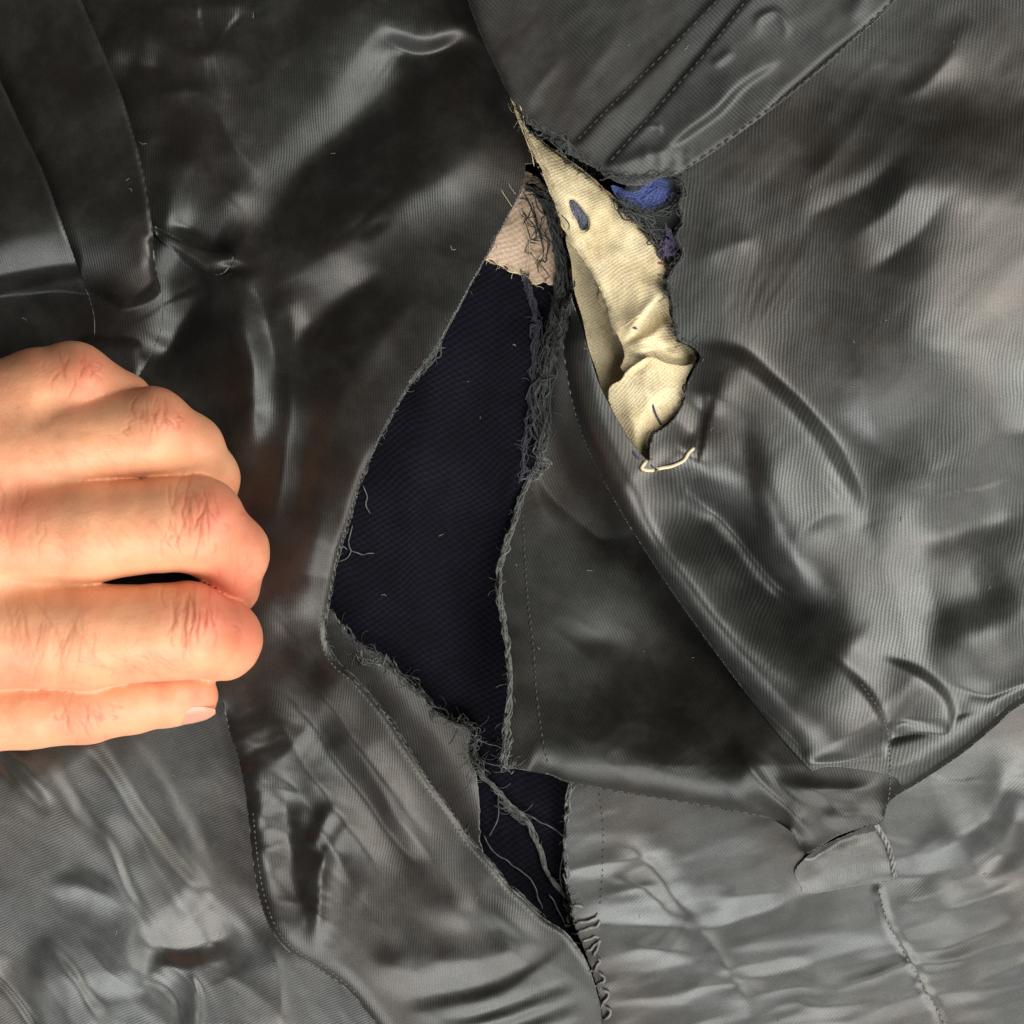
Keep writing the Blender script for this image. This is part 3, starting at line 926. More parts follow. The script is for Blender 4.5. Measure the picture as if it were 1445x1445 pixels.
tongue = lay_panel("canvas_facing", M_canvas, garment, [(858, 556), (862, 544), (876, 536), (884, 524), (900, 512), (918, 503), (940, 512), (966, 516), (978, 514), (968, 536),
                   (966, 558), (954, 586), (934, 602), (922, 616), (914, 640), (914, 660), (908, 662), (896, 640), (882, 612), (868, 588), (860, 570)], f, grain=20,
                   rim=3)
tongue["label"] = "folded beige canvas tongue at the lower end of the facing"

# --- small scraps of blue wool
f = Field(92)
f.noise(3, 14, seed=61)
blue = lay_panel("wool_scrap", M_blue, garment, [(862, 262), (880, 266), (900, 268), (922, 250), (946, 250), (956, 268), (948, 290), (925, 296), (900, 296), (880, 292)], f, rim=2, gap=3)
blue["label"] = "bright blue wool scrap above the facing"

f = Field(0)
f.z[:] = np.maximum(TOP + 5, 96)
f.noise(9, 12, seed=64, octaves=3)
f.noise(5, 30, seed=66)
scrap = lay_panel("lining_scrap", M_scrap, garment, [(838, 232), (862, 246), (884, 262), (872, 278), (884, 296), (898, 306), (914, 322), (930, 340), (938, 358), (948, 378), (952, 400), (948, 440),
                  (985, 470), (1000, 380), (990, 300), (985, 230), (900, 215)], f, fray=1.6, rim=3, soften=1,
                  holes=[[(870, 266), (886, 270), (900, 269), (912, 260), (924, 254), (940, 253), (946, 264), (943, 282), (928, 290), (912, 293), (898, 290), (884, 288), (876, 278)]])
scrap["label"] = "frayed dark green lining shreds around the blue wool"

# --- right lining: drapes from the armhole down to the seam
f = Field(52, 1.5)
f.ramp([(980, 300, 60), (1000, 520, 58), (860, 640, 44), (1000, 800, 56), (1150, 1000, 70), (1250, 500, 62), (1445, 300, 60), (1445, 900, 56), (1300, 900, 66), (1300, 100, 60),
        (1200, 750, 66)])
f.ridge(34, 130, 120, [(1340, 100), (1320, 320), (1295, 500), (1275, 650)], taper=0.2)
f.ridge(6, 16, 16, [(1260, 110), (1190, 200), (1110, 280)], taper=0.3)
f.ridge(6, 14, 14, [(1370, 30), (1320, 90), (1260, 150)], taper=0.3)
f.ridge(8, 16, 18, [(1320, 235), (1250, 300), (1180, 350)], taper=0.3)
f.ridge(-7, 16, 18, [(1310, 200), (1215, 270), (1120, 310)], taper=0.3)
f.ridge(-7, 18, 20, [(1360, 260), (1290, 335), (1220, 390)], taper=0.3)
f.ridge(5, 14, 16, [(1070, 330), (1020, 352), (975, 380)], taper=0.3)
f.ridge(5, 18, 18, [(1210, 470), (1225, 560), (1245, 650)], taper=0.3)
# the big fold from the armhole
F1 = [(955, 492), (1000, 488), (1045, 500), (1105, 545), (1158, 606), (1188, 660), (1206, 706), (1216, 745)]
f.cliff(17, 9, 110, F1, taper=0.3)
f.ridge(-11, 85, 12, [(x + 10, y - 8) for x, y in F1[1:]] + [(1250, 800)], taper=0.3, p=1.3)
f.ridge(13, 30, 24, [(1055, 540), (1068, 620), (1082, 700), (1108, 785), (1150, 858), (1205, 912), (1290, 950)], taper=0.3, p=1.6)
f.ridge(6, 11, 15, [(1204, 700), (1192, 722), (1163, 725), (1138, 744), (1126, 775), (1132, 815), (1156, 862)], taper=0.2)
f.ridge(-11, 14, 18, [(1040, 570), (1052, 640), (1066, 710), (1090, 780)], taper=0.3)
f.ridge(9, 16, 18, [(940, 596), (966, 636), (990, 664), (1006, 700)], taper=0.3)
f.ridge(-9, 18, 20, [(1002, 548), (980, 600), (955, 628)], taper=0.3)
f.bump(9, 1010, 560, 30, 45, 10)
f.ridge(-60, 32, 44, [(905, 645), (965, 700), (1020, 752), (1078, 812), (1140, 872), (1205, 918)], taper=0.34, p=1.7)
f.ridge(20, 70, 46, [(795, 440), (826, 585), (884, 695), (962, 800), (1046, 890), (1130, 975), (1215, 1075)], taper=0.06, p=2.0)
# below the trough, folds run into the bunched seam
f.cliff(15, 6, 120, [(1140, 905), (1185, 938), (1230, 985), (1253, 1040), (1257, 1110), (1252, 1150)], taper=0.34)
f.cliff(15, 6, 110, [(1230, 922), (1295, 945), (1338, 985), (1345, 1030), (1322, 1085)], taper=0.34)
f.ridge(-12, 12, 10, [(1330, 968), (1390, 976), (1450, 960), (1520, 945)], taper=0.2)
f.ridge(9, 16, 30, [(1352, 1000), (1400, 1008), (1460, 985), (1540, 940)], taper=0.2)
f.ridge(-16, 56, 36, [(1235, 780), (1330, 758), (1400, 732), (1520, 700)], taper=0.25)
f.ridge(13, 56, 40, [(1210, 690), (1310, 660), (1400, 620), (1520, 570)], taper=0.25)
f.ridge(-11, 44, 44, [(1270, 865), (1350, 848), (1440, 810)], taper=0.3)
f.ridge(15, 50, 50, [(1300, 920), (1410, 880), (1520, 830)], taper=0.25)
f.crumple(4, 130, ang=-42, stretch=3.0, seed=171, spots=[(1230, 230, 240, 200, 0.6), (1280, 1010, 120, 70, 0.7)])
f.noise(3.0, 70, ang=-40, stretch=2.4, seed=71)
f.noise(0.6, 20, ang=-50, stretch=2.5, seed=72)
E_left = [(952, 245), (962, 268), (956, 290), (962, 312), (952, 334), (962, 356), (950, 376), (940, 395), (946, 420), (950, 450), (956, 478), (975, 488), (988, 503), (978, 522), (968, 545),
          (966, 562), (952, 588), (935, 604), (922, 612), (916, 634), (918, 652), (930, 668), (905, 640), (885, 615), (862, 575), (845, 540), (832, 500), (818, 455), (806, 418)]
E_fold = [(806, 418), (796, 440), (794, 480), (800, 530), (812, 585), (832, 640), (860, 695), (900, 762), (950, 838), (1000, 908), (1050, 975), (1095, 1032), (1130, 1072), (1146, 1088)]
E_seam = [(1146, 1088), (1170, 1082), (1215, 1086), (1262, 1096), (1275, 1108), (1320, 1080), (1362, 1050), (1410, 1008), (1445, 982), (E1, 870)]
poly = np.vstack([spline(E_left, 5)[:-1], spline(E_fold, 5)[:-1], spline(E_seam, 5), np.array([(E1, E0), (1420, E0), (1262, 0), (1200, 55), (1100, 140), (1030, 196)], float)])
right = lay_panel("lining_panel", M_right, garment, poly, f, grain=0, raw_poly=True, rolls=[(E_fold, 38, 58), (E_seam[:4], 24, 18), (E_seam[4:], 40, 30)], gap=3)
right["label"] = "right lining, ribbed grey-black satin draping from the armhole"

# --- top lining with the bound seam allowance
f = Field(66, 0.8)
f.ramp([(700, 60, 74), (850, 100, 72), (1000, 150, 68), (1000, -100, 70)])
f.ridge(6, 10, 12, [(810, 60), (760, 120), (742, 160)], taper=0.25)
f.ridge(5, 12, 12, [(880, 20), (830, 100), (800, 150)], taper=0.25)
f.cliff(5, 2.6, 46, [(806, 206), (880, 131), (950, 63), (1030, -20), (1090, -90)], taper=0.04)
f.cliff(6, 2.6, 60, [(852, 238), (930, 151), (1000, 70), (1060, -10), (1110, -90)], taper=0.04)
f.ridge(13, 9, 12, [(838, 236), (880, 232), (920, 218), (955, 206), (990, 214)], taper=0.2)
f.cliff(8, 4, 50, [(1110, 84), (1050, 122), (1010, 160), (935, 214)], taper=0.2)
f.ridge(-4, 5, 12, [(940, 216), (1010, 160), (1050, 120), (1110, 84)], taper=0.25)
f.ridge(8, 16, 8, [(950, 200), (1010, 148), (1060, 104)], taper=0.25)
f.ridge(9, 5, 6, [(1072, 55), (1070, 30), (1095, 15), (1112, 35), (1108, 60)], taper=0.2)
f.ridge(8, 5, 5, [(1042, 70), (1025, 85), (1010, 95)], taper=0.25)
f.ridge(9, 10, 10, [(1195, 30), (1215, 5), (1230, -30)], taper=0.25)
f.ridge(-5, 3, 3, [(955, 246), (1000, 218), (1080, 160), (1150, 104), (1210, 50), (1265, 0)], taper=0.03)
f.ridge(6, 3, 3, [(935, 190), (932, 175), (905, 178)], taper=0.2)
for x in (912, 935, 958, 978):
    f.ridge(3, 5, 6, [(x - 8, 205), (x + 2, 220), (x, 240)], taper=0.2)
f.noise(1.6, 35, ang=-45, stretch=2.5, seed=81)
f.noise(0.6, 14, ang=-45, stretch=2, seed=82)
B_edge = [(640, E0), (648, -60), (660, 0), (676, 45), (692, 80), (704, 105), (712, 124), (724, 142), (742, 168), (762, 184), (785, 198), (798, 212), (822, 228), (845, 240),
          (872, 258), (905, 262), (930, 252), (956, 246)]
B_seam = [(956, 246), (1000, 220), (1080, 162), (1150, 106), (1210, 52), (1265, 0), (1430, E0)]
poly = np.vstack([spline(B_edge, 5)[:-1], spline(B_seam, 5)])
top = lay_panel("lining_panel", M_top, garment, poly, f, grain=-62, raw_poly=True, rolls=[(B_edge[:8], 14, 10)], gap=2.5, rim=4)
top["label"] = "top lining with parallel seams and a stitched edge"

# --- the small bound flap and cord on the lower right seam
f = Field(0)
f.z[:] = blur(TOP, 4) + 3
f.ridge(9, 10, 14, [(1135, 1225), (1190, 1205), (1250, 1190)], taper=0.2)
f.noise(1.2, 20, seed=91)
flap = lay_panel("seam_flap", M_low, garment, [(1122, 1226), (1150, 1200), (1190, 1180), (1236, 1164), (1252, 1190), (1262, 1222), (1264, 1240), (1210, 1250), (1140, 1262),
                 (1130, 1250)], f, grain=-30, rim=2)


# ------------------------------------------------------------------ stitching, raw edges and loose threads
stitches("stitching", M_yarn_black, mid, [(736, 690), (739, 760), (744, 840), (752, 910), (757, 980), (766, 1045), (776, 1090)], 7, 4, 1.3)
stitches("stitching", M_yarn_black, top, [(960, 243), (1000, 216), (1080, 158), (1150, 102), (1210, 48), (1270, -8)], 9, 6, 1.9, 0.9)
stitches("stitching", M_yarn_black, top, [(816, 196), (880, 131), (950, 63), (1030, -18)], 8, 5, 1.4, 0.5)
stitches("stitching", M_yarn_black, top, [(862, 226), (930, 149), (1000, 69), (1060, -10)], 8, 5, 1.4, 0.5)
stitches("stitching", M_yarn_grey, left, [(p[0] - 7, p[1] + 4) for p in A_edge[18:35]], 5, 4, 1.2)
stitches("stitching", M_yarn_grey, left, [(p[0] + 7, p[1] - 4) for p in A_low[2:9]], 5, 4, 1.1)
stitches("stitching", M_yarn_dark, low_right, [(846, 1120), (851, 1170), (850, 1230), (846, 1285)], 5, 6, 1.1)
stitches("stitching", M_yarn_pale, low_right, [(1240, 1252), (1253, 1302), (1291, 1372), (1327, 1434), (1350, 1480)], 7, 3, 1.2)
stitches("stitching", M_yarn_grey, right, [(1215, 965), (1246, 1012), (1256, 1060), (1256, 1110), (1250, 1146)], 5, 3, 1.2)

yarn_bundle("frayed_edge", M_yarn_grey, left, A_edge[2:20], strands=5, spread=1.3, r=1.1, lift=1.0, seed=1, hairs=26, hair_len=14)
yarn_bundle("frayed_edge", M_yarn_dark, left, [(622, 486), (612, 500), (604, 515), (592, 526), (580, 540)], strands=12, spread=4, r=1.5, lift=2, seed=2, hairs=8, hair_len=20)
yarn_bundle("frayed_edge", M_yarn_grey, left, A_edge[19:34], strands=5, spread=1.4, r=1.2, lift=1.0, seed=3, hairs=14, hair_len=14)

# the shredded strip that hangs at the head of the tear
strip = [(742, 262), (756, 268), (770, 288), (780, 315), (788, 350), (795, 390), (792, 430), (784, 470), (774, 510), (766, 555), (764, 600), (766, 636)]
ln = spline(strip, 5)
wdt = np.interp(np.linspace(0, 1, len(ln)), [0, 0.2, 0.45, 0.7, 0.9, 1], [5, 6, 14, 15, 13, 6])
tn = np.gradient(ln, axis=0); tn /= np.linalg.norm(tn, axis=1)[:, None]
nn = np.column_stack([-tn[:, 1], tn[:, 0]])
sp = np.vstack([ln + nn * wdt[:, None], (ln - nn * wdt[:, None])[::-1]])
f = Field(0)
f.z[:] = blur(TOP, 10) + 8
f.ridge(8, 7, 7, strip, taper=0.05)
f.noise(9, 9, seed=68, octaves=3)
shred = lay_panel("shredded_strip", M_scrap, garment, sp, f, raw_poly=True, fray=1.4, rim=3, soften=1)
shred["label"] = "ragged dark strip of lining hanging at the tear's right edge"
yarn_bundle("frayed_edge", M_yarn_dark, shred, strip, strands=34, spread=7, r=1.5, lift=2.5, seed=4, hairs=12, hair_len=18, cut=0.7, scale=30)
yarn_bundle("frayed_edge", M_yarn_dark, shred, strip[5:], strands=9, spread=8, r=1.1, lift=4, seed=5, hairs=20, hair_len=18, cut=0.8, scale=22)
yarn_bundle("frayed_edge", M_yarn_grey, mid, [(770, 596), (768, 622), (762, 640), (768, 655), (758, 668), (750, 672)], strands=12, spread=5, r=1.2, lift=3, seed=6, hairs=16, hair_len=26, scale=9)
yarn_bundle("frayed_edge", M_yarn_grey, mid, [(p[0] + 2, p[1]) for p in C_left[7:]], strands=16, spread=2.4, r=1.5, lift=1.2, seed=7, hairs=40, hair_len=15)
yarn_bundle("frayed_edge", M_yarn_grey, mid, [(720, 1040), (714, 1060), (706, 1074), (716, 1086), (724, 1080)], strands=10, spread=4, r=1.3, lift=2, seed=8, hairs=10, hair_len=22, scale=8)
yarn_bundle("frayed_edge", M_yarn_grey, low_right, [(806, 1108), (803, 1130), (798, 1180), (799, 1230), (806, 1275), (808, 1300)], strands=9, spread=2.2, r=1.3, lift=1.2, seed=9, hairs=22, hair_len=14)

yarn_bundle("frayed_edge", M_yarn_dark, allow, [(478, 880), (500, 905), (525, 918), (560, 948), (590, 975), (615, 1005), (645, 1020), (664, 1030)], strands=10, spread=4, r=1.3, lift=1.5,
            seed=10, hairs=26, hair_len=26, cut=0.7)
yarn_bundle("frayed_edge", M_yarn_grey, allow, [(505, 918), (512, 930), (525, 935), (540, 928), (545, 940)], strands=7, spread=5, r=1.1, lift=3, seed=11, hairs=8, hair_len=22, scale=8)
yarn_bundle("frayed_edge", M_yarn_grey, allow, [(640, 1018), (658, 1024), (668, 1034), (666, 1060), (672, 1082), (684, 1098)], strands=22, spread=6, r=1.2, lift=4, seed=12, hairs=34, hair_len=34,
            cut=0.6, scale=10)
yarn_bundle("loose_thread", M_yarn_grey, allow, [(670, 1078), (684, 1100), (704, 1118), (722, 1140), (744, 1156), (752, 1176), (764, 1202), (772, 1232), (788, 1252), (800, 1266)], strands=11,
            spread=2.0, r=1.3, lift=8, seed=13, hairs=16, hair_len=22, cut=0.35, scale=18)
yarn_bundle("loose_thread", M_yarn_dark, allow, [(704, 1126), (716, 1140), (730, 1152), (746, 1160)], strands=14, spread=4, r=1.5, lift=8, seed=14, cut=0.4, scale=10)
T = Tubes()
for pts in ([(682, 1180), (700, 1205), (735, 1228), (752, 1245), (764, 1282)], [(730, 1146), (765, 1160), (806, 1186)], [(700, 1110), (704, 1150), (690, 1180)],
            [(668, 1040), (690, 1050), (712, 1058)], [(684, 1076), (700, 1080), (712, 1078)], [(795, 1200), (790, 1240), (797, 1270)], [(775, 1262), (785, 1285), (796, 1302)]):
    q = wobble(on_top(spline(pts, 4), 6), 1.0, len(pts) * 7 + int(pts[0][0]), 12)
    T.add(q, 0.9, 5)
T.build("loose_thread", M_yarn_grey, allow)
T = Tubes()
for pts in ([(512, 686), (518, 700), (516, 712), (522, 724)], [(496, 742), (492, 764), (496, 778), (488, 788), (478, 792)], [(496, 778), (510, 782), (528, 781)], [(474, 776), (482, 770), (490, 775)]):
    T.add(wobble(on_top(spline(pts, 3), 2.0), 0.8, int(pts[0][1]), 8), 0.9, 5)
T.build("loose_thread", M_yarn_grey, left)

# bottom of the tear: the seam thread that still zigzags across the gap
T = Tubes()
for pts in ([(800, 1262), (806, 1280), (796, 1276), (822, 1280)], [(796, 1308), (815, 1302), (838, 1298), (842, 1290)], [(806, 1320), (826, 1312), (844, 1306), (846, 1300)],
            [(812, 1330), (832, 1326), (846, 1322)], [(822, 1345), (838, 1336), (846, 1328), (838, 1350)], [(832, 1370), (846, 1360), (842, 1352)], [(838, 1392), (852, 1384), (846, 1372)],
            [(846, 1418), (858, 1406), (850, 1396)], [(850, 1440), (862, 1432), (856, 1420)]):
    T.add(wobble(on_top(spline(pts, 3), 3.0), 1.2, int(pts[0][1]), 7), 1.9, 6)
T.build("seam_thread", M_yarn_pale, low_right)
yarn_bundle("seam_thread", M_yarn_pale, low_right, [(798, 1270), (804, 1284), (806, 1304)], strands=9, spread=3, r=1.4, lift=3, seed=15, hairs=5, hair_len=16, scale=8)

# around the canvas facing
yarn_bundle("frayed_edge", M_yarn_dark, top, [(738, 168), (756, 182), (776, 192), (796, 206), (806, 224), (826, 234), (848, 244)], strands=26, spread=5.5, r=1.5, lift=1.5, seed=16, hairs=36, hair_len=20,
            cut=0.7, scale=14)
yarn_bundle("frayed_edge", M_yarn_dark, top, [(846, 240), (872, 250), (900, 252), (930, 246), (956, 244)], strands=14, spread=4, r=1.4, lift=1.0, seed=17, hairs=20, hair_len=14, cut=0.6)
yarn_bundle("frayed_edge", M_yarn_dark, scrap, [(872, 284), (890, 300), (912, 312), (926, 330), (938, 352), (944, 376)], strands=26, spread=6, r=1.5, lift=1.5, seed=18, hairs=30, hair_len=22, cut=0.7, scale=12)
yarn_bundle("frayed_edge", M_yarn_dark, scrap, [(955, 250), (960, 270), (952, 292), (930, 300), (908, 298)], strands=18, spread=4, r=1.4, lift=1.5, seed=19, hairs=24, hair_len=18, cut=0.6, scale=10)
yarn_bundle("knotted_thread", M_yarn_purple, scrap, [(940, 322), (948, 332), (952, 346), (946, 358), (938, 352), (942, 338), (936, 362)], strands=16, spread=3.5, r=1.8, lift=4, seed=20, hairs=5, hair_len=18, scale=8)
yarn_bundle("frayed_edge", M_yarn_dark, right, E_left[2:14], strands=14, spread=3.0, r=1.4, lift=1.2, seed=21, hairs=40, hair_len=16, cut=0.7)
yarn_bundle("frayed_edge", M_yarn_dark, right, E_left[13:22], strands=6, spread=1.6, r=1.1, lift=1.0, seed=22, hairs=10, hair_len=10, cut=0.5)
yarn_bundle("frayed_edge", M_yarn_beige, face, facing_poly[21:], strands=4, spread=1.2, r=0.8, lift=0.6, seed=23, hairs=40, hair_len=9, cut=0.8)
yarn_bundle("frayed_edge", M_yarn_beige, face, [(722, 142), (745, 190), (775, 250), (800, 310), (812, 340)], strands=5, spread=6, r=0.8, lift=0.5, seed=24, hairs=20, hair_len=20, cut=0.8, scale=60)
yarn_bundle("frayed_edge", M_greyblue, face, [(803, 284), (812, 296), (820, 312), (828, 322)], strands=9, spread=2.5, r=0.8, lift=0.6, seed=25, hairs=8, hair_len=12)
yarn_bundle("frayed_edge", M_yarn_beige, tan, [(686, 366), (700, 372), (712, 375), (724, 384), (744, 392), (758, 402)], strands=5, spread=2, r=0.9, lift=0.8, seed=26, hairs=46, hair_len=12)
yarn_bundle("frayed_edge", M_yarn_black, tan, [(738, 275), (750, 300), (760, 340), (768, 395)], strands=12, spread=8, r=0.9, lift=1.0, seed=27, hairs=8, hair_len=22, cut=0.8, scale=20)
yarn_bundle("frayed_edge", M_yarn_beige, tan, [(725, 265), (738, 300), (748, 340), (750, 380)], strands=8, spread=6, r=0.5, lift=1.0, seed=28, hairs=6, hair_len=20, cut=0.8, scale=40)
yarn_bundle("frayed_edge", M_yarn_navy, wool, [(738, 384), (748, 410), (754, 440), (757, 480), (752, 540), (746, 600), (735, 680)], strands=14, spread=3.5, r=1.6, lift=2, seed=29, hairs=26, hair_len=16,
            cut=0.5, scale=12)
yarn_bundle("frayed_edge", M_blue, blue, [(872, 272), (890, 280), (910, 276), (930, 265), (942, 270), (930, 284), (905, 290)], strands=8, spread=5, r=0.8, lift=1.0, seed=31, hairs=120, hair_len=9, cut=0.7)
T = Tubes()
T.add(wobble(on_top(spline([(920, 606), (914, 626), (913, 648), (906, 660), (918, 664), (936, 660), (952, 656), (964, 650), (970, 640), (980, 632)], 3), 2.5), 0.5, 3, 14), 2.6, 7)
T.build("loose_thread", M_yarn_beige, tongue)
T = Tubes()
for pts, r in (([(921, 571), (925, 584), (935, 602)], 1.6), ([(944, 404), (954, 406)], 1.5), ([(946, 462), (958, 463)], 1.5), ([(893, 636), (898, 644), (904, 648)], 1.5),
               ([(893, 462), (899, 464)], 2.0), ([(846, 545), (848, 548)], 2.0)):
    T.add(on_top(spline(pts, 2), 0.8), r, 5)
T.build("stitching", M_yarn_purple, face)
T = Tubes()
for pts in ([(842, 254), (846, 262), (850, 270)], [(928, 371), (940, 373)]):
    T.add(on_top(spline(pts, 2), 0.8), 1.7, 5)
T.build("stitching", M_yarn_red, face)

# cord on the bound flap and lint lying about
cord = spline([(1236, 1163), (1250, 1186), (1259, 1212), (1263, 1238)], 2)
T = Tubes()
for k in range(3):
    th = np.arange(len(cord)) * 0.42 + k * 2.09
    q = on_top(cord, 3.0)
    q[:, 0] += 2.2 * np.cos(th); q[:, 2] += 2.2 * np.sin(th)
    T.add(q, 2.0, 6)
T.build("seam_cord", M_yarn_pale, flap)
T = Tubes()
for k in range(70):
    x, y = rng.uniform(0, 1445, 2)
    if x < 390 and 470 < y < 1080:
        continue
    a = rng.uniform(0, 6.28); n = rng.integers(3, 7); ps = [(x, y)]
    st = rng.uniform(0.9, 2.2)
    for j in range(n):
        a += rng.normal(0, 0.7)
        ps.append((ps[-1][0] + st * math.cos(a), ps[-1][1] + st * math.sin(a)))
    T.add(on_top(np.array(ps), 0.8), rng.uniform(0.35, 0.6), 4)
lint = T.build("lint", M_yarn_pale, garment)
lint["kind"] = "stuff"

# ------------------------------------------------------------------ hand
def sd_round_cone_chain(P, chain):
    """distance to a chain of tapering capsules, blended inside the chain"""
    X, Y, Z = P
    out = None
    for (a, b) in zip(chain[:-1], chain[1:]):
        ax, ay, az, ar = a; bx, by, bz, br = b
        dx, dy, dz = bx - ax, by - ay, bz - az
        L2 = dx * dx + dy * dy + dz * dz
        t = np.clip(((X - ax) * dx + (Y - ay) * dy + (Z - az) * dz) / L2, 0, 1)
        d = np.sqrt((X - ax - t * dx) ** 2 + (Y - ay - t * dy) ** 2 + (Z - az - t * dz) ** 2) - (ar + (br - ar) * t)
        out = d if out is None else smin(out, d, 10)
    return out


def smin(a, b, k):
    h = np.clip(0.5 + 0.5 * (b - a) / k, 0, 1)
    return b * (1 - h) + a * h - k * h * (1 - h)


VX = 3.6
hx = np.arange(-480, 420, VX); hy = np.arange(430, 1130, VX); hz = np.arange(-60, 260, VX)
HX, HY, HZ = np.meshgrid(hx.astype(np.float32), hy.astype(np.float32), hz.astype(np.float32), indexing='ij')
P = (HX, HY, HZ)
little = [(-170, 625, 112, 66), (-30, 578, 130, 60), (50, 550, 142, 57), (102, 540, 142, 57), (168, 574, 104, 49), (206, 622, 62, 42), (205, 670, 30, 36)]
ring = [(-180, 690, 132, 70), (-20, 646, 148, 67), (110, 624, 154, 64), (212, 609, 160, 62), (262, 638, 124, 55), (290, 674, 84, 47), (288, 715, 52, 42)]
middle = [(-190, 765, 142, 74), (-20, 755, 160, 72), (120, 750, 168, 72.5), (235, 740, 171, 66), (278, 740, 168, 67), (324, 780, 118, 55), (322, 826, 62, 46)]
index = [(-180, 880, 132, 74), (-20, 897, 150, 74), (120, 898, 156, 74.5), (225, 892, 161, 67), (266, 890, 158, 68), (312, 902, 108, 57), (300, 915, 55, 48)]
thumb = [(-200, 1000, 70, 66), (-60, 1012, 82, 54), (40, 1006, 92, 50), (120, 998, 98, 51), (190, 990, 96, 44), (240, 984, 92, 41), (272, 982, 88, 37)]
D = None
for ch in (little, ring, middle, index):
    d = sd_round_cone_chain(P, ch)
    if D is None:
        D = d
    else:
        k = np.clip((130 - HX) / 150, 0, 1) * 46 + 2.5       # webs towards the knuckles, clefts between the fingers
        D = smin(D, d, k)
back = [(-560, 790, 95, 118), (-330, 780, 100, 120), (-200, 660, 100, 86), (-200, 630, 100, 80), (-95, 700, 122, 78), (-80, 830, 122, 80), (-190, 950, 85, 80)]
D = smin(D, sd_round_cone_chain(P, back), 40)
D = smin(D, sd_round_cone_chain(P, [(-120, 825, 120, 70), (10, 820, 124, 56), (80, 821, 104, 36)]), 20)
D = smin(D, sd_round_cone_chain(P, [(-120, 960, 85, 58), (60, 960, 68, 38), (200, 948, 60, 30)]), 8)
D = smin(D, sd_round_cone_chain(P, thumb), np.clip((60 - HX) / 160, 0, 1) * 30 + 5)


def surface_nets(F, xs, ys, zs):
    nx, ny, nz = F.shape
    s = F < 0
    cs = [s[i:nx - 1 + i, j:ny - 1 + j, k:nz - 1 + k] for i in (0, 1) for j in (0, 1) for k in (0, 1)]
    any_ = np.logical_or.reduce(cs); all_ = np.logical_and.reduce(cs)
    act = any_ & ~all_
    idx = np.full(act.shape, -1, np.int64)
    I, J, K = np.nonzero(act)
    idx[I, J, K] = np.arange(len(I))
    acc = np.zeros((len(I), 3)); cnt = np.zeros(len(I))
    corners = [(i, j, k) for i in (0, 1) for j in (0, 1) for k in (0, 1)]
    for a in range(8):
        for b in range(a + 1, 8):
            ca, cb = corners[a], corners[b]
            if sum(abs(p - q) for p, q in zip(ca, cb)) != 1:
                continue
            fa = F[I + ca[0], J + ca[1], K + ca[2]]; fb = F[I + cb[0], J + cb[1], K + cb[2]]
            m = (fa < 0) != (fb < 0)
            t = np.where(m, fa / np.where(m, fa - fb, 1), 0)
            p = np.stack([ca[q] + t * (cb[q] - ca[q]) for q in range(3)], 1)
            acc += np.where(m[:, None], p, 0); cnt += m
    acc /= cnt[:, None]
    step = xs[1] - xs[0]
    V = np.stack([xs[0] + (I + acc[:, 0]) * step, ys[0] + (J + acc[:, 1]) * step, zs[0] + (K + acc[:, 2]) * step], 1)
    quads = []
    for ax in range(3):
        sl_a = [slice(None)] * 3; sl_b = [slice(None)] * 3
        sl_a[ax] = slice(0, -1); sl_b[ax] = slice(1, None)
        ch = s[tuple(sl_a)] != s[tuple(sl_b)]
        u, v = [(1, 2), (2, 0), (0, 1)][ax]
        I2 = np.array(np.nonzero(ch)).T
        I2 = I2[(I2[:, u] > 0) & (I2[:, v] > 0) & (I2[:, u] < F.shape[u] - 1) & (I2[:, v] < F.shape[v] - 1)]
        flip = s[tuple(sl_a)][tuple(I2.T)]
        def at(du, dv):
            c = I2.copy(); c[:, u] += du; c[:, v] += dv
            return idx[tuple(c.T)]
        q = np.stack([at(-1, -1), at(0, -1), at(0, 0), at(-1, 0)], 1)
        q[~flip] = q[~flip][:, ::-1]
        quads.append(q)
    Q = np.vstack(quads)
    return V, Q[(Q >= 0).all(1)]


V, Q = surface_nets(D, hx, hy, hz)
def mesh_normals(V, Q):
    n = np.cross(V[Q[:, 2]] - V[Q[:, 0]], V[Q[:, 3]] - V[Q[:, 1]])
    N = np.zeros_like(V)
    for a in range(4):
        np.add.at(N, Q[:, a], n)
    return N / (np.linalg.norm(N, axis=1)[:, None] + 1e-9)


def subdivide(V, Q):
    """one linear split of every quad, then a light smoothing"""
    e = np.stack([Q, np.roll(Q, -1, axis=1)], -1).reshape(-1, 2)
    e.sort(axis=1)
    ue, inv = np.unique(e[:, 0] * np.int64(len(V)) + e[:, 1], return_inverse=True)
    mids = 0.5 * (V[ue // len(V)] + V[ue % len(V)])
    cen = V[Q].mean(1)
    n0, n1 = len(V), len(V) + len(mids)
    m = inv.reshape(-1, 4) + n0
    c = n1 + np.arange(len(Q))
    nq = [np.stack([Q[:, k], m[:, k], c, m[:, (k + 3) % 4]], 1) for k in range(4)]
    return np.vstack([V, mids, cen]), np.vstack(nq)


def relax(V, Q, n, f=0.5):
    for it in range(n):
        acc = np.zeros_like(V); cnt = np.zeros(len(V))
        for a in range(4):
            b = (a + 1) % 4
            for c in range(3):
                acc[:, c] += np.bincount(Q[:, a], V[Q[:, b], c], len(V)) + np.bincount(Q[:, b], V[Q[:, a], c], len(V))
            cnt += np.bincount(Q[:, a], minlength=len(V)) + np.bincount(Q[:, b], minlength=len(V))
        V = (1 - f) * V + f * acc / np.maximum(cnt, 1)[:, None]
    return V


V = relax(V, Q, 3)
V, Q = subdivide(V, Q)
V = relax(V, Q, 3)
N = mesh_normals(V, Q)
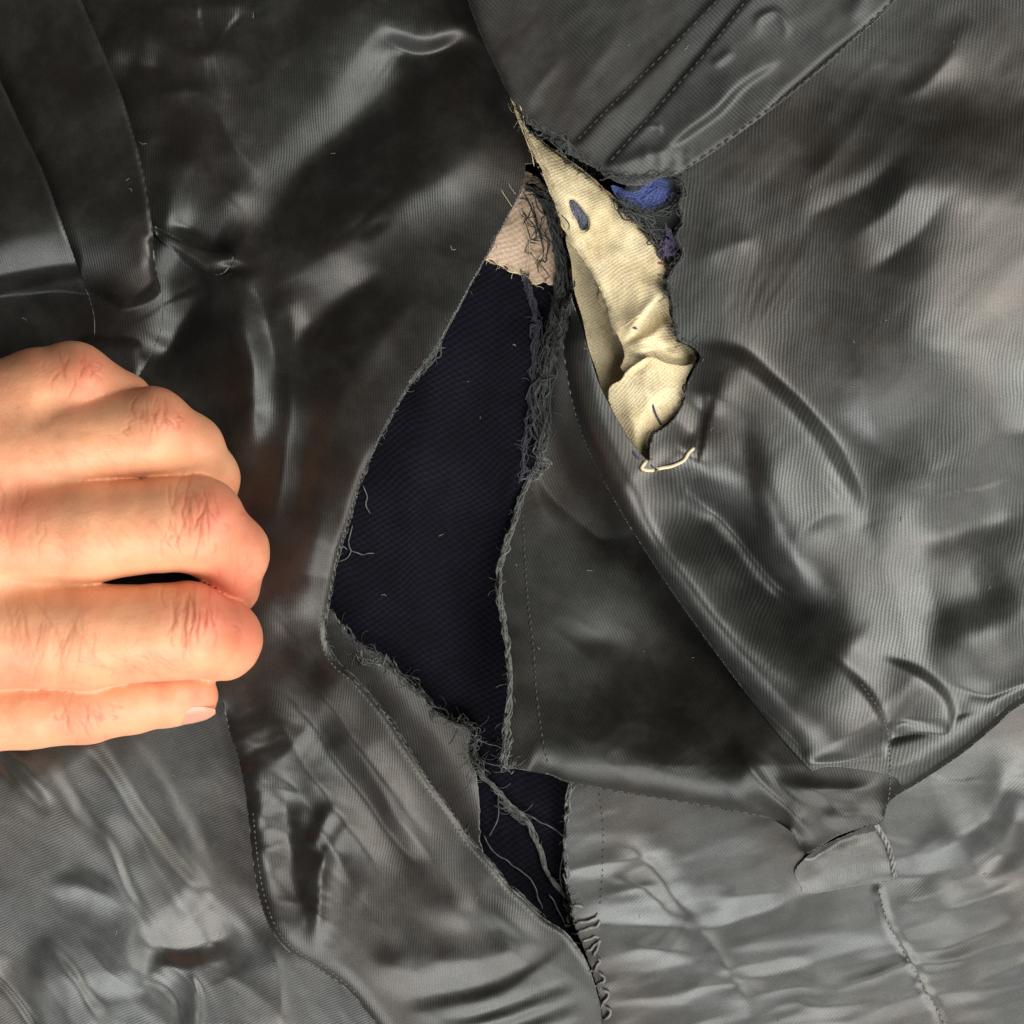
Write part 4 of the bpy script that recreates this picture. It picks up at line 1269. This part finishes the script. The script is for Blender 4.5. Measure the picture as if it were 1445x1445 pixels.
# skin creases over the joints (x, y lines on the back of the fingers)
disp = np.zeros(len(V)); crs = np.zeros(len(V))
upf = np.clip(N[:, 2], 0, 1) ** 0.5
rc = np.random.default_rng(5)


def creases(cx, cy, rx, ry, n, depth, lean=0.0, width=1.7):
    """fine irregular wrinkles, mostly across the finger, over an oval patch"""
    global disp
    for i in range(n):
        u = rc.normal(0, 0.55)
        x0, y0 = cx + rx * u, cy + ry * rc.normal(0, 0.45)
        l = ry * rc.uniform(0.3, 0.95) * math.exp(-u * u)
        an = lean + rc.normal(0, 0.22)
        bow = 9 * u + rc.normal(0, 2)
        pts = [(x0 + math.sin(an) * t * l + bow * (1 - t * t) + rc.normal(0, 0.9), y0 + math.cos(an) * t * l) for t in np.linspace(-1, 1, 6)]
        m = (np.abs(V[:, 0] - x0) < l + 20) & (np.abs(V[:, 1] - y0) < l + 12) & (N[:, 2] > 0)
        d, tt = poly_dist(V[m, 0], V[m, 1], spline(pts, 5))
        crs[m] += rc.uniform(0.4, 1) * min(1.0, depth) * np.exp(-np.abs(d / (width * 1.1)) ** 1.5) * smooth01(tt / 0.3) * smooth01((1 - tt) / 0.3) * upf[m]
        disp[m] -= 1.05 * depth * rc.uniform(0.35, 1) * np.exp(-np.abs(d / width) ** 1.5) * smooth01(tt / 0.3) * smooth01((1 - tt) / 0.3) * upf[m]


creases(98, 520, 30, 30, 16, 0.9)
creases(215, 590, 32, 34, 22, 0.9)
creases(275, 728, 42, 50, 34, 1.0)
creases(268, 872, 42, 48, 34, 1.0)
creases(120, 1018, 34, 26, 20, 1.2, 0.3)
creases(60, 905, 90, 56, 46, 0.45)
creases(0, 735, 70, 56, 30, 0.45)
creases(200, 935, 90, 24, 36, 0.4, 0.9)
creases(330, 800, 24, 30, 12, 0.6)
creases(160, 760, 110, 40, 40, 0.28, 0.8)
creases(120, 640, 110, 30, 30, 0.28, 0.8)
creases(40, 590, 90, 30, 24, 0.28, 0.6)
d0 = V[:, 0] / 30.0; d1 = V[:, 1] / 30.0
disp += 0.7 * fbm(d0, d1, 77, 2)
V = V + N * disp[:, None]
# colour: redder over joints and sides, yellower on the shafts
red = np.zeros(len(V))
for (x, y, rx, ry, a) in [(105, 520, 50, 36, 0.9), (235, 590, 45, 45, 0.8), (305, 725, 55, 50, 0.9), (300, 870, 55, 48, 0.9), (10, 730, 70, 50, 0.7), (10, 640, 60, 40, 0.3),
                          (0, 960, 90, 40, 0.6), (285, 985, 36, 34, 0.9), (330, 830, 50, 40, 0.8), (130, 1010, 50, 40, 0.4), (350, 900, 30, 50, 0.6), (360, 770, 30, 50, 0.6)]:
    red += a * np.exp(-(((V[:, 0] - x) / rx) ** 2 + ((V[:, 1] - y) / ry) ** 2))
red += 0.25 * fbm(V[:, 0] / 45, V[:, 1] / 45, 99, 3)
red = np.clip(red, 0, 1)
col = np.ones((len(V), 4)); col[:, 0] = red; col[:, 1] = np.clip(crs, 0, 1)


def skin_mat():
    m, nt, b = new_mat("skin")
    at = nt.nodes.new("ShaderNodeVertexColor"); at.layer_name = "tint"
    sep = nt.nodes.new("ShaderNodeSeparateColor")
    nt.links.new(at.outputs[0], sep.inputs[0])
    geo = nt.nodes.new("ShaderNodeNewGeometry")
    n1 = nd(nt, "ShaderNodeTexNoise", Scale=900.0, Detail=4.0)
    nt.links.new(geo.outputs["Position"], n1.inputs["Vector"])
    n2 = nd(nt, "ShaderNodeTexVoronoi", Scale=2600.0)
    nt.links.new(geo.outputs["Position"], n2.inputs["Vector"])
    n3 = nd(nt, "ShaderNodeTexNoise", Scale=200.0, Detail=5.0)
    nt.links.new(geo.outputs["Position"], n3.inputs["Vector"])
    f1 = math_node(nt, 'ADD', sep.outputs[0], math_node(nt, 'MULTIPLY', math_node(nt, 'SUBTRACT', n3.outputs["Fac"], 0.5), 0.8))
    base = mix_col(nt, f1, (0.72, 0.355, 0.195), (0.67, 0.215, 0.128))
    base = mix_col(nt, math_node(nt, 'MULTIPLY', ramp_node(nt, n1.outputs["Fac"], 0.5, 0.75), 0.12), base, (0.45, 0.20, 0.12))
    base = mix_col(nt, math_node(nt, 'MULTIPLY', sep.outputs[1], 0.55), base, (0.46, 0.13, 0.07))
    nt.links.new(base, b.inputs["Base Color"])
    b.inputs["Subsurface Weight"].default_value = 0.22
    b.inputs["Subsurface Radius"].default_value = (1.0, 0.32, 0.16)
    b.inputs["Subsurface Scale"].default_value = 0.0013
    b.inputs["Roughness"].default_value = 0.48
    b.inputs["Specular IOR Level"].default_value = 0.4
    bmp = nd(nt, "ShaderNodeBump", Strength=0.5, Distance=0.0001)
    hs = math_node(nt, 'ADD', math_node(nt, 'MULTIPLY', n2.outputs["Distance"], 0.6), n1.outputs["Fac"])
    nt.links.new(hs, bmp.inputs["Height"])
    nt.links.new(bmp.outputs[0], b.inputs["Normal"])
    return m


hand = new_mesh_object("hand", to_world(V[:, 0], V[:, 1], V[:, 2]), Q.ravel(), 4, skin_mat(), None, col=col)
hand["label"] = "bare hand with curled fingers gripping the dark lining"
hand["category"] = "hand"

# thumb nail, set into the skin on the outer side
na, nb = 12, 12
nv = []
for i in range(na):
    for j in range(nb):
        u = i / (na - 1); v = j / (nb - 1) * 2 - 1
        x = 236 + 68 * u
        half = 32 * math.sqrt(max(0.0, 1 - (max(0, (u - 0.55)) / 0.48) ** 2)) * (0.86 + 0.14 * min(1, u * 6))
        ang = math.radians(56 + v * half)
        r = np.interp(x, [236, 272, 292, 306], [42.2, 39.0, 34.5, 28.0]) + 1.0 - 1.6 * abs(v) ** 4 - (1.6 if i == 0 else 0)
        cy = np.interp(x, [236, 272, 306], [984.5, 982, 981]); cz = np.interp(x, [236, 272, 306], [92.5, 88, 86])
        nv.append((x, cy + r * math.sin(ang), cz + r * math.cos(ang)))
nv = np.array(nv)
nf = [(i * nb + j, (i + 1) * nb + j, (i + 1) * nb + j + 1, i * nb + j + 1) for i in range(na - 1) for j in range(nb - 1)]
mn, ntn, bn = new_mat("nail")
gn = ntn.nodes.new("ShaderNodeNewGeometry")
nn1 = nd(ntn, "ShaderNodeTexNoise", Scale=400.0, Detail=3.0)
ntn.links.new(gn.outputs["Position"], nn1.inputs["Vector"])
ntn.links.new(mix_col(ntn, nn1.outputs["Fac"], (0.58, 0.25, 0.17), (0.64, 0.31, 0.22)), bn.inputs["Base Color"])
bn.inputs["Roughness"].default_value = 0.3
bn.inputs["Subsurface Weight"].default_value = 0.2
bn.inputs["Subsurface Scale"].default_value = 0.001
nail = new_mesh_object("fingernail", to_world(nv[:, 0], nv[:, 1], nv[:, 2]), np.array(nf).ravel(), 4, mn, hand)
